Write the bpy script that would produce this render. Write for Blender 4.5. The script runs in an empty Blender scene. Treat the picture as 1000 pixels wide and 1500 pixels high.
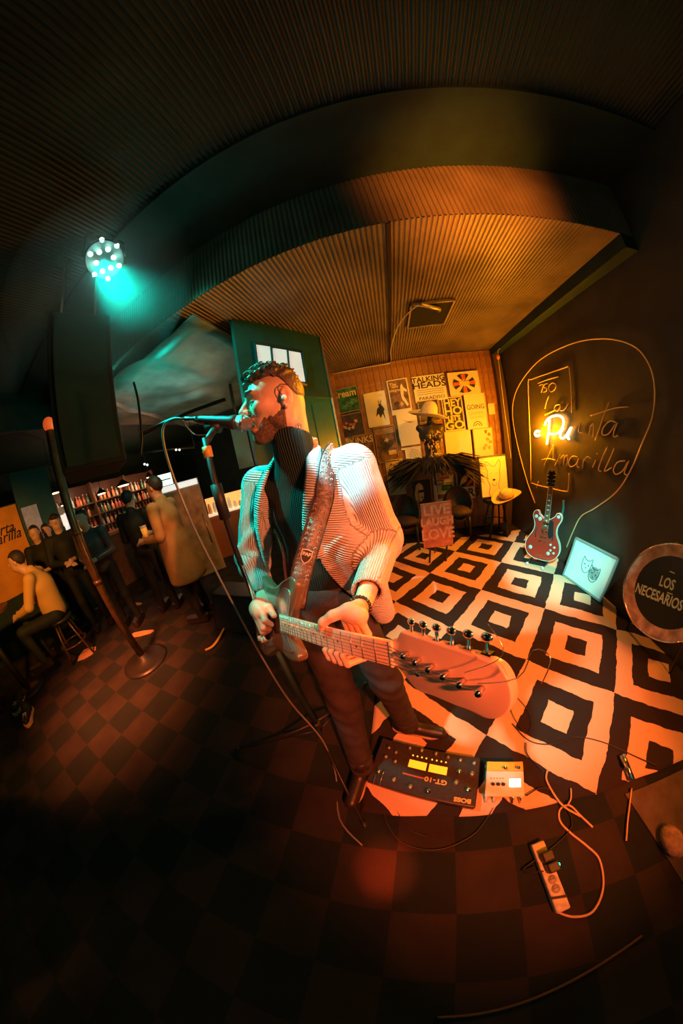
import bpy, bmesh, math, random
import numpy as np
from mathutils import Vector, Matrix, Euler

# ---------------------------------------------------------------- camera, light, exposure
scene = bpy.context.scene
COL = scene.collection
CAM_H = 1.45
# camera axes in the room (columns: right, up, back)
MR = np.array([[0.9636567548208143, 0.11793285562495445, 0.2397029421020128],
               [0.1972921402865594, 0.2907913229239348, -0.9362244484595008],
               [-0.18011515835533057, 0.9494905202666805, 0.2569557970825773]])
FPX = 328.0
cd = bpy.data.cameras.new('camera')
cam = bpy.data.objects.new('camera', cd); COL.objects.link(cam)
M4 = Matrix([list(MR[0]) + [0], list(MR[1]) + [0], list(MR[2]) + [CAM_H], [0, 0, 0, 1]])
cam.matrix_world = M4
cd.type = 'PANO'
cd.panorama_type = 'FISHEYE_LENS_POLYNOMIAL'
cd.sensor_fit = 'VERTICAL'; cd.sensor_width = 24.0; cd.sensor_height = 36.0
for o_, n_ in ((cd, ''),):
    o_.fisheye_polynomial_k0 = 0.0021562207
    o_.fisheye_polynomial_k1 = -0.12987504613
    o_.fisheye_polynomial_k2 = 0.00078613215
    o_.fisheye_polynomial_k3 = 0.00011391255
    o_.fisheye_polynomial_k4 = -2.7346563e-06
    o_.fisheye_fov = math.radians(240)
cd.clip_start = 0.01; cd.clip_end = 100
scene.camera = cam

scene.view_settings.view_transform = 'Standard'
scene.view_settings.look = 'None'
scene.view_settings.gamma = 1.0
scene.view_settings.exposure = 0.0
scene.view_settings.use_curve_mapping = False

world = bpy.data.worlds.new('world'); scene.world = world; world.use_nodes = True
bg = world.node_tree.nodes['Background']
bg.inputs[0].default_value = (0.0, 0.5, 0.3, 1); bg.inputs[1].default_value = 0.011
# ---------------------------------------------------------------- lights
def lamp_light(name, kind, loc, target, energy, color, size=0.1, angle=60, blend=0.3):
    l = bpy.data.lights.new(name, kind); l.energy = energy; l.color = color
    if kind == 'SPOT':
        l.spot_size = math.radians(angle); l.spot_blend = blend; l.shadow_soft_size = size
    elif kind == 'AREA':
        l.shape = 'RECTANGLE'; l.size = size[0]; l.size_y = size[1]
    else:
        l.shadow_soft_size = size
    o = bpy.data.objects.new(name, l); COL.objects.link(o); o.location = loc
    if target is not None:
        o.rotation_euler = (Vector(target) - Vector(loc)).to_track_quat('-Z', 'Y').to_euler()
    return o
TEAL = (0.0, 0.80, 0.62); RED = (1.0, 0.13, 0.03); AMBER = (1.0, 0.35, 0.003); CYAN = (0.12, 0.95, 0.82)
# green-blue LED can over the bar side of the stage, with its spill on the ceiling
lamp_light('teal_can_light', 'SPOT', (-1.10, 0.52, 2.70), (-0.50, 0.68, 1.66), 440, TEAL, 0.05, 33, 0.8)
lamp_light('teal_board_light', 'SPOT', (-1.10, 0.52, 2.70), (-0.60, 2.0, 1.9), 60, TEAL, 0.05, 55, 0.8)
lamp_light('teal_spill_light', 'POINT', (-1.75, 1.35, 2.15), None, 9, TEAL, 0.08)
# the neon lettering: it shines away from its wall on posters and ceiling, and close by on the wall itself
lamp_light('neon_light', 'AREA', (1.76, 2.50, 1.42), (0.4, 2.45, 1.75), 26, AMBER, (0.55, 0.35))
lamp_light('neon_wall_light', 'POINT', (1.74, 2.50, 1.40), None, 62, (1.0, 0.29, 0.0), 0.06)
# red stage can above and to the right of the camera
lamp_light('red_can_light', 'SPOT', (0.95, -1.15, 2.70), (0.50, 0.45, 0.60), 620, RED, 0.06, 50, 0.7)
lamp_light('face_fill_light', 'SPOT', (1.70, -0.30, 1.95), (-0.14, 0.70, 1.27), 320, (1.0, 0.22, 0.07), 0.05, 30, 0.6)  # extra red spot added to brighten the face and chest
lamp_light('amber_can_light', 'SPOT', (1.35, -0.50, 2.85), (1.15, 0.95, 0.0), 120, (1.0, 0.28, 0.012), 0.06, 60, 0.8)
# cyan can with a tight beam on the guitar corner, another one on the shoulder
lamp_light('cyan_can_light', 'SPOT', (0.15, -0.55, 2.95), (1.60, 1.90, 0.18), 1300, CYAN, 0.03, 19, 0.8)
lamp_light('shoulder_can_light', 'SPOT', (-0.45, -0.55, 2.95), (-0.15, 0.71, 1.44), 1100, (0.3, 0.95, 1.0), 0.02, 6, 0.5)
# low red spill on the carpet
lamp_light('red_floor_light', 'SPOT', (0.05, -0.25, 0.75), (-0.07, -0.08, 0.0), 90, (1.0, 0.07, 0.015), 0.02, 22, 1.0)
lamp_light('carpet_light', 'SPOT', (-1.1, -0.9, 2.8), (-2.45, 0.35, 0.0), 2200, (1.0, 0.20, 0.05), 0.3, 36, 1.0)
# added unseen spot behind the camera, stands in for light bounced onto the fascia
lamp_light('fascia_fill_light', 'SPOT', (0.85, -0.6, 1.2), (0.75, 1.1, 2.84), 800, (1.0, 0.24, 0.02), 0.1, 30, 1.0)
# added green fill behind the camera, unseen, lifts the dark tones
lamp_light('green_fill_light', 'AREA', (0.0, -2.4, 1.9), (0.0, 1.0, 1.3), 4, (0.0, 0.70, 0.46), (3.0, 1.6))
lamp_light('side_fill_light', 'SPOT', (-1.0, -0.8, 2.4), (-4.3, 0.1, 1.1), 330, (1.0, 0.33, 0.03), 0.1, 44, 0.8)  # added amber spot that brightens the banner and the seated guest
lamp_light('poster_fill_light', 'SPOT', (1.0, 1.35, 2.5), (0.0, 3.4, 1.75), 110, AMBER, 0.05, 62, 0.8)  # added amber fill for the left part of the poster wall
lamp_light('amber_rim_light', 'SPOT', (1.5, 2.7, 2.45), (-0.22, 0.76, 1.50), 520, AMBER, 0.05, 22, 0.6)  # added spot, stands in for the neon's yellow on the neck
lamp_light('coat_fill_light', 'SPOT', (-1.25, 0.95, 2.3), (-2.2, 1.4, 1.2), 45, (1.0, 0.33, 0.03), 0.06, 50, 0.8)  # added amber spot just for the guest in the tan coat

# ---------------------------------------------------------------- helpers
def ray(px, py):
    x, y = px - 500.0, py - 750.0
    r = math.hypot(x, y) + 1e-9; th = 2 * math.atan(r / (2 * FPX))
    return MR @ np.array([x / r * math.sin(th), -y / r * math.sin(th), -math.cos(th)])
def at(px, py, axis, val):
    """point of the room where the line of sight through a photo pixel meets x, y or z = val"""
    d = ray(px, py); t = (val - (CAM_H if axis == 2 else 0)) / d[axis]
    return Vector((d[0] * t, d[1] * t, d[2] * t + CAM_H))
def ad(px, py, dist):
    d = ray(px, py) * dist
    return Vector((d[0], d[1], d[2] + CAM_H))
def ah(px, py, h):
    d = ray(px, py); d = d / math.hypot(d[0], d[1]) * h
    return Vector((d[0], d[1], d[2] + CAM_H))

MATS = {}
def mat(name, col, rough=0.6, metal=0.0, emit=0.0, ecol=None, noise=0.0, nscale=20.0, bump=0.0, bscale=60.0,
        wave=None, trans=0.0, alpha=1.0, coat=0.0, sheen=0.0, spec=0.5):
    if name in MATS: return MATS[name]
    m = bpy.data.materials.new(name); m.use_nodes = True; nt = m.node_tree
    b = nt.nodes['Principled BSDF']
    b.inputs['Base Color'].default_value = (*col, 1); b.inputs['Roughness'].default_value = rough
    b.inputs['Metallic'].default_value = metal; b.inputs['Specular IOR Level'].default_value = spec
    if trans: b.inputs['Transmission Weight'].default_value = trans
    if alpha < 1: b.inputs['Alpha'].default_value = alpha
    if coat: b.inputs['Coat Weight'].default_value = coat
    if sheen: b.inputs['Sheen Weight'].default_value = sheen
    if emit:
        b.inputs['Emission Color'].default_value = (*(ecol or col), 1); b.inputs['Emission Strength'].default_value = emit
    tc = nt.nodes.new('ShaderNodeTexCoord')
    if noise:
        n = nt.nodes.new('ShaderNodeTexNoise'); n.inputs['Scale'].default_value = nscale; n.inputs['Detail'].default_value = 4
        nt.links.new(tc.outputs['Object'], n.inputs['Vector'])
        r = nt.nodes.new('ShaderNodeValToRGB')
        r.color_ramp.elements[0].position = 0.3; r.color_ramp.elements[1].position = 0.7
        r.color_ramp.elements[0].color = (*[c * (1 - noise) for c in col], 1)
        r.color_ramp.elements[1].color = (*[min(1, c * (1 + noise)) for c in col], 1)
        nt.links.new(n.outputs['Fac'], r.inputs['Fac']); nt.links.new(r.outputs['Color'], b.inputs['Base Color'])
    last = None
    if bump:
        n2 = nt.nodes.new('ShaderNodeTexNoise'); n2.inputs['Scale'].default_value = bscale; n2.inputs['Detail'].default_value = 3
        nt.links.new(tc.outputs['Object'], n2.inputs['Vector'])
        bp = nt.nodes.new('ShaderNodeBump'); bp.inputs['Strength'].default_value = bump; bp.inputs['Distance'].default_value = 0.004
        nt.links.new(n2.outputs['Fac'], bp.inputs['Height']); nt.links.new(bp.outputs['Normal'], b.inputs['Normal']); last = bp
    if wave:                        # knit ribs along an attribute of the mesh (metres times frequency)
        att = nt.nodes.new('ShaderNodeAttribute'); att.attribute_name = 'rib'
        mu = nt.nodes.new('ShaderNodeMath'); mu.operation = 'MULTIPLY'; mu.inputs[1].default_value = wave
        si = nt.nodes.new('ShaderNodeMath'); si.operation = 'SINE'
        bp2 = nt.nodes.new('ShaderNodeBump'); bp2.inputs['Strength'].default_value = 0.9; bp2.inputs['Distance'].default_value = 0.0035
        nt.links.new(att.outputs['Fac'], mu.inputs[0]); nt.links.new(mu.outputs[0], si.inputs[0]); nt.links.new(si.outputs[0], bp2.inputs['Height'])
        if last: nt.links.new(last.outputs['Normal'], bp2.inputs['Normal'])
        nt.links.new(bp2.outputs['Normal'], b.inputs['Normal'])
    MATS[name] = m
    return m

def link_mesh(name, verts, faces, m, parent=None, smooth=True, attrs=None):
    me = bpy.data.meshes.new(name)
    off = Vector((0, 0, 0)) if parent is None else parent.get('_base') and Vector(parent['_base']) or Vector((0, 0, 0))
    V = np.asarray(verts, dtype=float).reshape(-1, 3) - np.array(off)
    me.from_pydata(V.tolist(), [], [list(map(int, f)) for f in faces])
    me.materials.append(m)
    if smooth:
        me.polygons.foreach_set('use_smooth', [True] * len(me.polygons))
    if attrs:
        for k, a in attrs.items():
            at_ = me.attributes.new(k, 'FLOAT', 'POINT'); at_.data.foreach_set('value', np.asarray(a, dtype=np.float32))
    me.update()
    o = bpy.data.objects.new(name, me); COL.objects.link(o)
    if parent is not None: o.parent = parent; o['_base'] = tuple(off)
    else: o['_base'] = (0.0, 0.0, 0.0)
    return o
def tag(o, label=None, cat=None, group=None, kind=None):
    if label: o['label'] = label
    if cat: o['category'] = cat
    if group: o['group'] = group
    if kind: o['kind'] = kind
    return o
def thing(name, label, cat, loc=(0, 0, 0), group=None):
    o = bpy.data.objects.new(name, None); COL.objects.link(o); o.location = loc; o['_base'] = tuple(loc)
    o.empty_display_size = 0.1
    return tag(o, label, cat, group)
def copy_tree(o, delta, parent=None):
    c = o.copy(); COL.objects.link(c)
    if parent is not None: c.parent = parent
    else: c.location = Vector(o.location) + Vector(delta)
    for ch in list(o.children): copy_tree(ch, delta, c)
    return c

class MB:
    def __init__(s): s.v = []; s.f = []
    def add(s, v, f):
        n = len(s.v); s.v += [tuple(p) for p in v]; s.f += [[i + n for i in q] for q in f]; return s
    def box(s, c, size, R=None):
        c = Vector(c); h = Vector(size) * 0.5
        pts = [Vector((x, y, z)) for x in (-h.x, h.x) for y in (-h.y, h.y) for z in (-h.z, h.z)]
        if R is not None: pts = [R @ p for p in pts]
        return s.add([c + p for p in pts], [(0, 1, 3, 2), (4, 6, 7, 5), (0, 4, 5, 1), (2, 3, 7, 6), (0, 2, 6, 4), (1, 5, 7, 3)])
    def bbox(s, a, b):
        a = Vector(a); b = Vector(b)
        return s.box((a + b) / 2, [abs(b[i] - a[i]) for i in range(3)])
    def tube(s, pts, r, n=10, cap=True):
        pts = [Vector(p) for p in pts]; rs = r if hasattr(r, '__len__') else [r] * len(pts)
        V = []; ref = None
        for i, p in enumerate(pts):
            t = (pts[min(i + 1, len(pts) - 1)] - pts[max(i - 1, 0)])
            t = t.normalized() if t.length > 1e-9 else Vector((0, 0, 1))
            if ref is None: ref = t.orthogonal().normalized()
            ref = (ref - t * ref.dot(t)); ref = ref.normalized() if ref.length > 1e-6 else t.orthogonal().normalized()
            b = t.cross(ref)
            V += [p + (ref * math.cos(a) + b * math.sin(a)) * rs[i] for a in [2 * math.pi * k / n for k in range(n)]]
        F = [(i * n + k, i * n + (k + 1) % n, (i + 1) * n + (k + 1) % n, (i + 1) * n + k) for i in range(len(pts) - 1) for k in range(n)]
        if cap: F += [list(range(n))[::-1], [(len(pts) - 1) * n + k for k in range(n)]]
        return s.add(V, F)
    def cyl(s, a, b, r, n=16): return s.tube([a, b], r, n)
    def lathe(s, c, axis, prof, n=24, squash=None):
        """prof: (radius, height) pairs along the axis"""
        ax = Vector(axis).normalized(); u = ax.orthogonal().normalized(); w = ax.cross(u); c = Vector(c); V = []
        for r, h in prof:
            V += [c + ax * h + (u * math.cos(a) + w * math.sin(a)) * r for a in [2 * math.pi * k / n for k in range(n)]]
        F = [(i * n + k, i * n + (k + 1) % n, (i + 1) * n + (k + 1) % n, (i + 1) * n + k) for i in range(len(prof) - 1) for k in range(n)]
        F += [list(range(n))[::-1], [(len(prof) - 1) * n + k for k in range(n)]]
        return s.add(V, F)
    def prism(s, out, z0, z1, fr=None):
        """outline in the local xy plane, from z0 to z1; fr maps local to world"""
        n = len(out); V = [Vector((x, y, z0)) for x, y in out] + [Vector((x, y, z1)) for x, y in out]
        if fr is not None: V = [fr @ p for p in V]
        F = [list(range(n))[::-1], [n + k for k in range(n)]] + [(k, (k + 1) % n, n + (k + 1) % n, n + k) for k in range(n)]
        return s.add(V, F)
    def ball(s, c, r, n=12, m=8):
        r = Vector(r) if hasattr(r, '__len__') else Vector((r, r, r)); c = Vector(c); V = []
        for i in range(m + 1):
            ph = math.pi * i / m
            V += [c + Vector((r.x * math.sin(ph) * math.cos(2 * math.pi * k / n), r.y * math.sin(ph) * math.sin(2 * math.pi * k / n), r.z * math.cos(ph))) for k in range(n)]
        return s.add(V, [(i * n + k, (i + 1) * n + k, (i + 1) * n + (k + 1) % n, i * n + (k + 1) % n) for i in range(m) for k in range(n)])
    def build(s, name, m, parent=None, smooth=False, **kw):
        o = link_mesh(name, s.v, s.f, m, parent, smooth)
        if kw: tag(o, **kw)
        return o
def bevel(o, w=0.004, seg=2):
    md = o.modifiers.new('bevel', 'BEVEL'); md.width = w; md.segments = seg; md.limit_method = 'ANGLE'; md.angle_limit = math.radians(40)
    return o
def wn(o):
    for p in o.data.polygons: p.use_smooth = True
    return o
def frame(origin, X, Z):
    X = Vector(X).normalized(); Z = Vector(Z); Z = (Z - X * Z.dot(X)).normalized(); Y = Z.cross(X)
    m = Matrix.Identity(4)
    for i in range(3): m[i][0] = X[i]; m[i][1] = Y[i]; m[i][2] = Z[i]; m[i][3] = origin[i]
    return m
def text(name, body, fr, size, m, parent=None, ext=0.0008, align='CENTER', sx=1.0, shear=0.0, bold=0.0, spacing=1.0):
    c = bpy.data.curves.new(name, 'FONT'); c.body = body; c.size = size; c.extrude = ext; c.align_x = align; c.align_y = 'CENTER'
    c.shear = shear; c.offset = bold; c.space_character = spacing; c.resolution_u = 3
    c.materials.append(m)
    t_ = bpy.data.objects.new(name, c); COL.objects.link(t_)
    dg_ = bpy.context.evaluated_depsgraph_get(); me = bpy.data.meshes.new_from_object(t_.evaluated_get(dg_))
    bpy.data.objects.remove(t_); bpy.data.curves.remove(c)
    o = bpy.data.objects.new(name, me); COL.objects.link(o)
    F = fr @ Matrix.Diagonal((sx, 1, 1, 1))
    if parent is not None:
        o.parent = parent; F = Matrix.Translation(-Vector(parent['_base'])) @ F
    o.matrix_local = F
    return o
def smooth_path(P, k=6):
    P = [Vector(p) for p in P]; out = []
    for i in range(len(P) - 1):
        p0, p1, p2, p3 = P[max(i - 1, 0)], P[i], P[i + 1], P[min(i + 2, len(P) - 1)]
        for j in range(k):
            t = j / k
            out.append(0.5 * ((2 * p1) + (p2 - p0) * t + (2 * p0 - 5 * p1 + 4 * p2 - p3) * t * t + (3 * p1 - p0 - 3 * p2 + p3) * t ** 3))
    return out + [P[-1]]

# ---- distance fields turned into meshes (surface nets), for bodies, cloth and hair
def smin(a, b, k):
    h = np.clip(0.5 + 0.5 * (b - a) / k, 0, 1); return b * (1 - h) + a * h - k * h * (1 - h)
def smax(a, b, k): return -smin(-a, -b, k)
def cone(P, a, b, r1, r2):
    a = np.asarray(a, np.float32); b = np.asarray(b, np.float32); ab = b - a; L = float(ab @ ab) + 1e-12
    t = np.clip(((P - a) @ ab) / L, 0, 1); q = P - a - t[..., None] * ab
    return np.sqrt((q * q).sum(-1)) - (r1 + (r2 - r1) * t)
def elli(P, c, r, R=None):
    q = P - np.asarray(c, np.float32)
    if R is not None: q = q @ np.asarray(R, np.float32)      # columns of R: local axes
    r = np.asarray(r, np.float32); k0 = np.sqrt(((q / r) ** 2).sum(-1)); k1 = np.sqrt(((q / (r * r)) ** 2).sum(-1)) + 1e-9
    return k0 * (k0 - 1) / k1
def sdf_mesh(fn, lo, hi, h):
    lo = np.array(lo, np.float32); n = (np.ceil((np.array(hi) - lo) / h).astype(int) + 1)
    ax = [lo[i] + h * np.arange(n[i], dtype=np.float32) for i in range(3)]
    D = np.empty(n, np.float32)
    st = max(1, int(400000 // (n[1] * n[2])))
    for i in range(0, n[0], st):
        G = np.stack(np.meshgrid(ax[0][i:i + st], ax[1], ax[2], indexing='ij'), -1)
        D[i:i + st] = fn(G)
    D[0] = D[-1] = 1; D[:, 0] = D[:, -1] = 1; D[:, :, 0] = D[:, :, -1] = 1
    S = D < 0
    c = np.zeros(n - 1, np.int8)
    for dx in (0, 1):
        for dy in (0, 1):
            for dz in (0, 1):
                c += S[dx:n[0] - 1 + dx, dy:n[1] - 1 + dy, dz:n[2] - 1 + dz]
    act = (c > 0) & (c < 8); idx = np.full(act.shape, -1, np.int64); C = np.argwhere(act); idx[act] = np.arange(len(C))
    acc = np.zeros((len(C), 3)); cnt = np.zeros(len(C))
    cor = [(x, y, z) for x in (0, 1) for y in (0, 1) for z in (0, 1)]
    for a in range(8):
        for b in range(a + 1, 8):
            d = np.array(cor[b]) - np.array(cor[a])
            if np.abs(d).sum() != 1: continue
            va = D[C[:, 0] + cor[a][0], C[:, 1] + cor[a][1], C[:, 2] + cor[a][2]]; vb = D[C[:, 0] + cor[b][0], C[:, 1] + cor[b][1], C[:, 2] + cor[b][2]]
            m = (va < 0) != (vb < 0); t = np.where(m, va / np.where(m, va - vb, 1), 0)
            acc[m] += (np.array(cor[a]) + t[:, None] * d)[m]; cnt[m] += 1
    V = lo + h * (C + acc / cnt[:, None])
    F = []
    for axis in range(3):
        o1, o2 = [(1, 2), (2, 0), (0, 1)][axis]
        sl0 = [slice(1, n[i] - 1) for i in range(3)]; sl1 = list(sl0); sl0[axis] = slice(0, n[axis] - 1); sl1[axis] = slice(1, n[axis])
        A = S[tuple(sl0)]; B = S[tuple(sl1)]
        E = np.argwhere(A != B); inside = A[A != B]
        base = E.copy()
        for i in range(3):
            if i != axis: base[:, i] += 1
        def cell(u, v):
            q = base.copy(); q[:, o1] -= u; q[:, o2] -= v; return idx[q[:, 0], q[:, 1], q[:, 2]]
        Q = np.stack([cell(1, 1), cell(0, 1), cell(0, 0), cell(1, 0)], 1)
        Q[~inside] = Q[~inside][:, ::-1]
        F.append(Q)
    F = np.concatenate(F)
    return V, F[(F >= 0).all(1)]
def sdf_obj(name, fn, lo, hi, h, m, parent=None, attr=None):
    V, F = sdf_mesh(fn, lo, hi, h)
    return link_mesh(name, V, F, m, parent, True, {'rib': attr(V)} if attr else None)
# ---------------------------------------------------------------- the room
HAZE = 0.022
YA, XR, ZC, ZU, YF = 3.40, 1.86, 2.66, 3.12, 1.10
m_floor = mat('carpet', (0.055, 0.040, 0.030), 0.95, bump=0.8, bscale=300)
nt = m_floor.node_tree; b = nt.nodes['Principled BSDF']
tc = nt.nodes.new('ShaderNodeTexCoord'); ck = nt.nodes.new('ShaderNodeTexChecker'); ck.inputs['Scale'].default_value = 1 / 0.235
ck.inputs['Color1'].default_value = (0.034, 0.022, 0.014, 1); ck.inputs['Color2'].default_value = (0.007, 0.013, 0.010, 1)  # teal tone of the dark put into the colour of the darker squares
mp = nt.nodes.new('ShaderNodeMapping'); mp.inputs['Location'].default_value = (0.27, 0.005, 0.1)
nz = nt.nodes.new('ShaderNodeTexNoise'); nz.inputs['Scale'].default_value = 5; nz.inputs['Detail'].default_value = 6
mx = nt.nodes.new('ShaderNodeMixRGB'); mx.blend_type = 'MULTIPLY'; mx.inputs[0].default_value = 0.8
rp = nt.nodes.new('ShaderNodeValToRGB'); rp.color_ramp.elements[0].position = 0.3; rp.color_ramp.elements[1].position = 0.75
rp.color_ramp.elements[0].color = (0.35, 0.35, 0.35, 1)
nt.links.new(tc.outputs['Object'], mp.inputs[0]); nt.links.new(mp.outputs[0], ck.inputs['Vector'])
nt.links.new(tc.outputs['Object'], nz.inputs['Vector']); nt.links.new(nz.outputs['Fac'], rp.inputs[0])
nt.links.new(ck.outputs['Color'], mx.inputs[1]); nt.links.new(rp.outputs['Color'], mx.inputs[2]); nt.links.new(mx.outputs[0], b.inputs['Base Color'])
MB().bbox((-7.2, -3, -0.05), (2.4, 6.2, 0)).build('floor', m_floor, kind='structure')

m_black = mat('black_paint', (0.008, 0.034, 0.026), 0.7, noise=0.3, nscale=6, bump=0.3, bscale=40)  # black with a teal tint put in for the tone of unlit surfaces
m_wallR = mat('dark_plaster', (0.046, 0.042, 0.030), 0.62, noise=0.35, nscale=3, bump=0.5, bscale=25)
m_dteal = mat('dark_green_board', (0.012, 0.085, 0.070), 0.45, noise=0.2, nscale=8)
MB().bbox((XR, -3, 0), (XR + 0.1, YA + 0.1, 3.3)).build('wall_right', m_wallR, kind='structure')
MB().bbox((-7.3, -3, 0), (-7.2, 6.2, 3.3)).build('wall_left', m_black, kind='structure')
MB().bbox((-7.2, 6.1, 0), (-0.6, 6.2, 3.3)).build('wall_back', m_black, kind='structure')
MB().bbox((-0.74, YA, 0), (-0.64, 6.1, 3.3)).build('wall_side', m_black, kind='structure')

# poster wall: vertical boards, each one its own piece with a dark joint
m_board = mat('stained_boards', (0.34, 0.155, 0.06), 0.5, noise=0.35, nscale=9, bump=0.4, bscale=50)
m_joint = mat('board_joint', (0.02, 0.012, 0.008), 0.9)
wa = MB().bbox((-0.64, YA + 0.012, 0), (XR, YA + 0.1, ZC)).build('wall_front', m_joint, kind='structure')
x = -0.64; k = 0; protob = None
while x < XR - 0.02:
    w = min(0.088, XR - x); 
    if protob is None:
        protob = bevel(MB().bbox((0.002, -0.012, 0.0), (0.086, 0.0, ZC - 0.02)).build('board', m_board, wa), 0.003, 1)
        o = protob
    else:
        o = protob.copy(); COL.objects.link(o); o.parent = wa
    o.location = (x, YA + 0.012, 0.01)
    x += 0.088

# corrugated sheet: ceilings and the fascia between them, ribs every 3 cm
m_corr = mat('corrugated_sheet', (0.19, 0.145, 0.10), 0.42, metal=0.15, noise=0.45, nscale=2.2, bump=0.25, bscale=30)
def corrugated(x0, x1, pitch, amp, path):
    n = int((x1 - x0) / pitch); V = []; F = []
    xs = []
    for i in range(n):
        for t, a in ((0, -1), (0.28, -0.9), (0.5, 1), (0.78, 0.9)): xs.append((x0 + (i + t) * pitch, a))
    for (y, z, ny, nz_) in path: V += [(xx, y + ny * a * amp, z + nz_ * a * amp) for xx, a in xs]
    m = len(xs)
    for j in range(len(path) - 1):
        F += [(j * m + i, j * m + i + 1, (j + 1) * m + i + 1, (j + 1) * m + i) for i in range(m - 1)]
    return V, F
V, F = corrugated(-3.6, XR, 0.030, 0.004, [(YF, ZC, 0, -1), (YF + 1.2, ZC, 0, -1), (YA + 0.1, ZC, 0, -1)])
tag(link_mesh('ceiling_low', V, F, m_corr, None, False), kind='structure')
V, F = corrugated(-3.6, XR + 0.1, 0.030, 0.004, [(YF, ZU, -1, 0), (YF, ZC, -1, 0)])
tag(link_mesh('ceiling_fascia', V, F, m_corr, None, False), kind='structure')
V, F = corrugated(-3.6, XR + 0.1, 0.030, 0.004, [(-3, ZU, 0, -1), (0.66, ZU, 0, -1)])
m_corr2 = mat('dark_corrugated_sheet', (0.014, 0.026, 0.020), 0.5, noise=0.6, nscale=1.6, bump=0.25, bscale=30)  # dark teal look of the unlit high ceiling put into the colour
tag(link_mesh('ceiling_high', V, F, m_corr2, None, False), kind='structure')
MB().bbox((-3.6, 0.66, ZU - 0.03), (XR + 0.1, YF, ZU)).build('ceiling_beam', m_black, kind='structure')
MB().bbox((-7.2, -3, ZC + 0.3), (-3.6, 6.2, ZC + 0.4)).build('ceiling_bar', m_black, kind='structure')
MB().bbox((-3.6, YA + 0.1, ZC + 0.0), (XR, 6.2, ZC + 0.1)).build('ceiling_back', m_black, kind='structure')
MB().bbox((-3.66, -3, ZC), (-3.6, 6.2, ZU + 0.05)).build('trim_1', m_black, kind='structure')
# dark moulding where the right wall meets the ceilings, and a post in the corner
MB().bbox((XR - 0.12, YF, ZC - 0.10), (XR, YA, ZC + 0.01)).build('trim_2', m_black, kind='structure')
MB().bbox((XR - 0.13, YA - 0.09, 0), (XR - 0.02, YA + 0.0, ZC - 0.1)).build('trim_3', mat('corner_post_paint', (0.09, 0.05, 0.03), 0.6), kind='structure')
MB().bbox((-0.66, YA - 0.05, 0), (-0.60, YA, ZC)).build('trim_4', m_board, kind='structure')
# joint strip across the low ceiling
MB().bbox((0.235, YF, ZC - 0.012), (0.262, YA, ZC - 0.002)).build('trim_5', m_joint, kind='structure')

# access hatch in the low ceiling with a bent pipe stub
m_steel = mat('dull_steel', (0.42, 0.36, 0.28), 0.35, metal=0.8, noise=0.3, nscale=15)
h = thing('ceiling_hatch', 'open black square hatch in the low ceiling with a pipe stub', 'hatch', (0.62, 2.2, ZC))
MB().bbox((0.43, 1.99, ZC - 0.022), (0.81, 2.42, ZC - 0.008)).build('opening', mat('hatch_black', (0.004, 0.004, 0.004), 0.9), h)
fr_ = MB()
for a, c in (((0.42, 1.98), (0.82, 1.995)), ((0.42, 2.415), (0.82, 2.43)), ((0.42, 1.98), (0.435, 2.43)), ((0.805, 1.98), (0.82, 2.43))):
    fr_.bbox((a[0], a[1], ZC - 0.03), (c[0], c[1], ZC - 0.006))
fr_.build('frame', m_steel, h)
MB().tube(smooth_path([(0.50, 1.96, ZC - 0.04), (0.60, 2.0, ZC - 0.06), (0.68, 2.06, ZC - 0.05), (0.70, 2.13, ZC - 0.03)]), 0.018).build('pipe', m_steel, h, smooth=True)
m_cream = mat('cream_plastic', (0.75, 0.68, 0.5), 0.45)
cab = [at(482, 549, 1, YA - 0.02), at(520, 541, 1, YA - 0.02), at(562, 534, 1, YA - 0.02), (0.26, YA - 0.03, ZC - 0.02), (0.25, 3.0, ZC - 0.03), (0.27, 2.6, ZC - 0.05), (0.33, 2.3, ZC - 0.03), (0.41, 2.05, ZC - 0.05), (0.47, 1.97, ZC - 0.05), (0.52, 1.97, ZC - 0.06)]
tag(MB().tube(smooth_path(cab), 0.006, 8).build('cable', m_cream, smooth=True), 'cream cable running from the ceiling hatch along the top of the poster wall', 'cable')

# ---------------------------------------------------------------- rug of concentric squares
m_rug = bpy.data.materials.new('square_rug'); m_rug.use_nodes = True; nt = m_rug.node_tree; b = nt.nodes['Principled BSDF']
b.inputs['Roughness'].default_value = 0.95; b.inputs['Specular IOR Level'].default_value = 0.15
def N(t, **k):
    n = nt.nodes.new(t)
    for a, v in k.items(): setattr(n, a, v)
    return n
def M_(op, a, b_=None):
    n = N('ShaderNodeMath', operation=op)
    for i, q in enumerate((a, b_)):
        if q is None: continue
        if isinstance(q, (int, float)): n.inputs[i].default_value = q
        else: nt.links.new(q, n.inputs[i])
    return n.outputs[0]
S_, ROT = 0.598, math.radians(-41.7); OX, OY = 1.109, 3.103
tc = N('ShaderNodeTexCoord'); wob = N('ShaderNodeTexNoise'); wob.inputs['Scale'].default_value = 9; wob.inputs['Detail'].default_value = 5
nt.links.new(tc.outputs['Object'], wob.inputs['Vector'])
sp = N('ShaderNodeSeparateXYZ'); nt.links.new(tc.outputs['Object'], sp.inputs[0])
sw = N('ShaderNodeSeparateXYZ'); nt.links.new(wob.outputs['Color'], sw.inputs[0])
X = M_('ADD', M_('SUBTRACT', sp.outputs[0], OX), M_('MULTIPLY', M_('SUBTRACT', sw.outputs[0], 0.5), 0.045))
Y = M_('ADD', M_('SUBTRACT', sp.outputs[1], OY), M_('MULTIPLY', M_('SUBTRACT', sw.outputs[1], 0.5), 0.045))
c_, s_ = math.cos(ROT), math.sin(ROT)
U = M_('DIVIDE', M_('ADD', M_('MULTIPLY', X, c_), M_('MULTIPLY', Y, s_)), S_)
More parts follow.
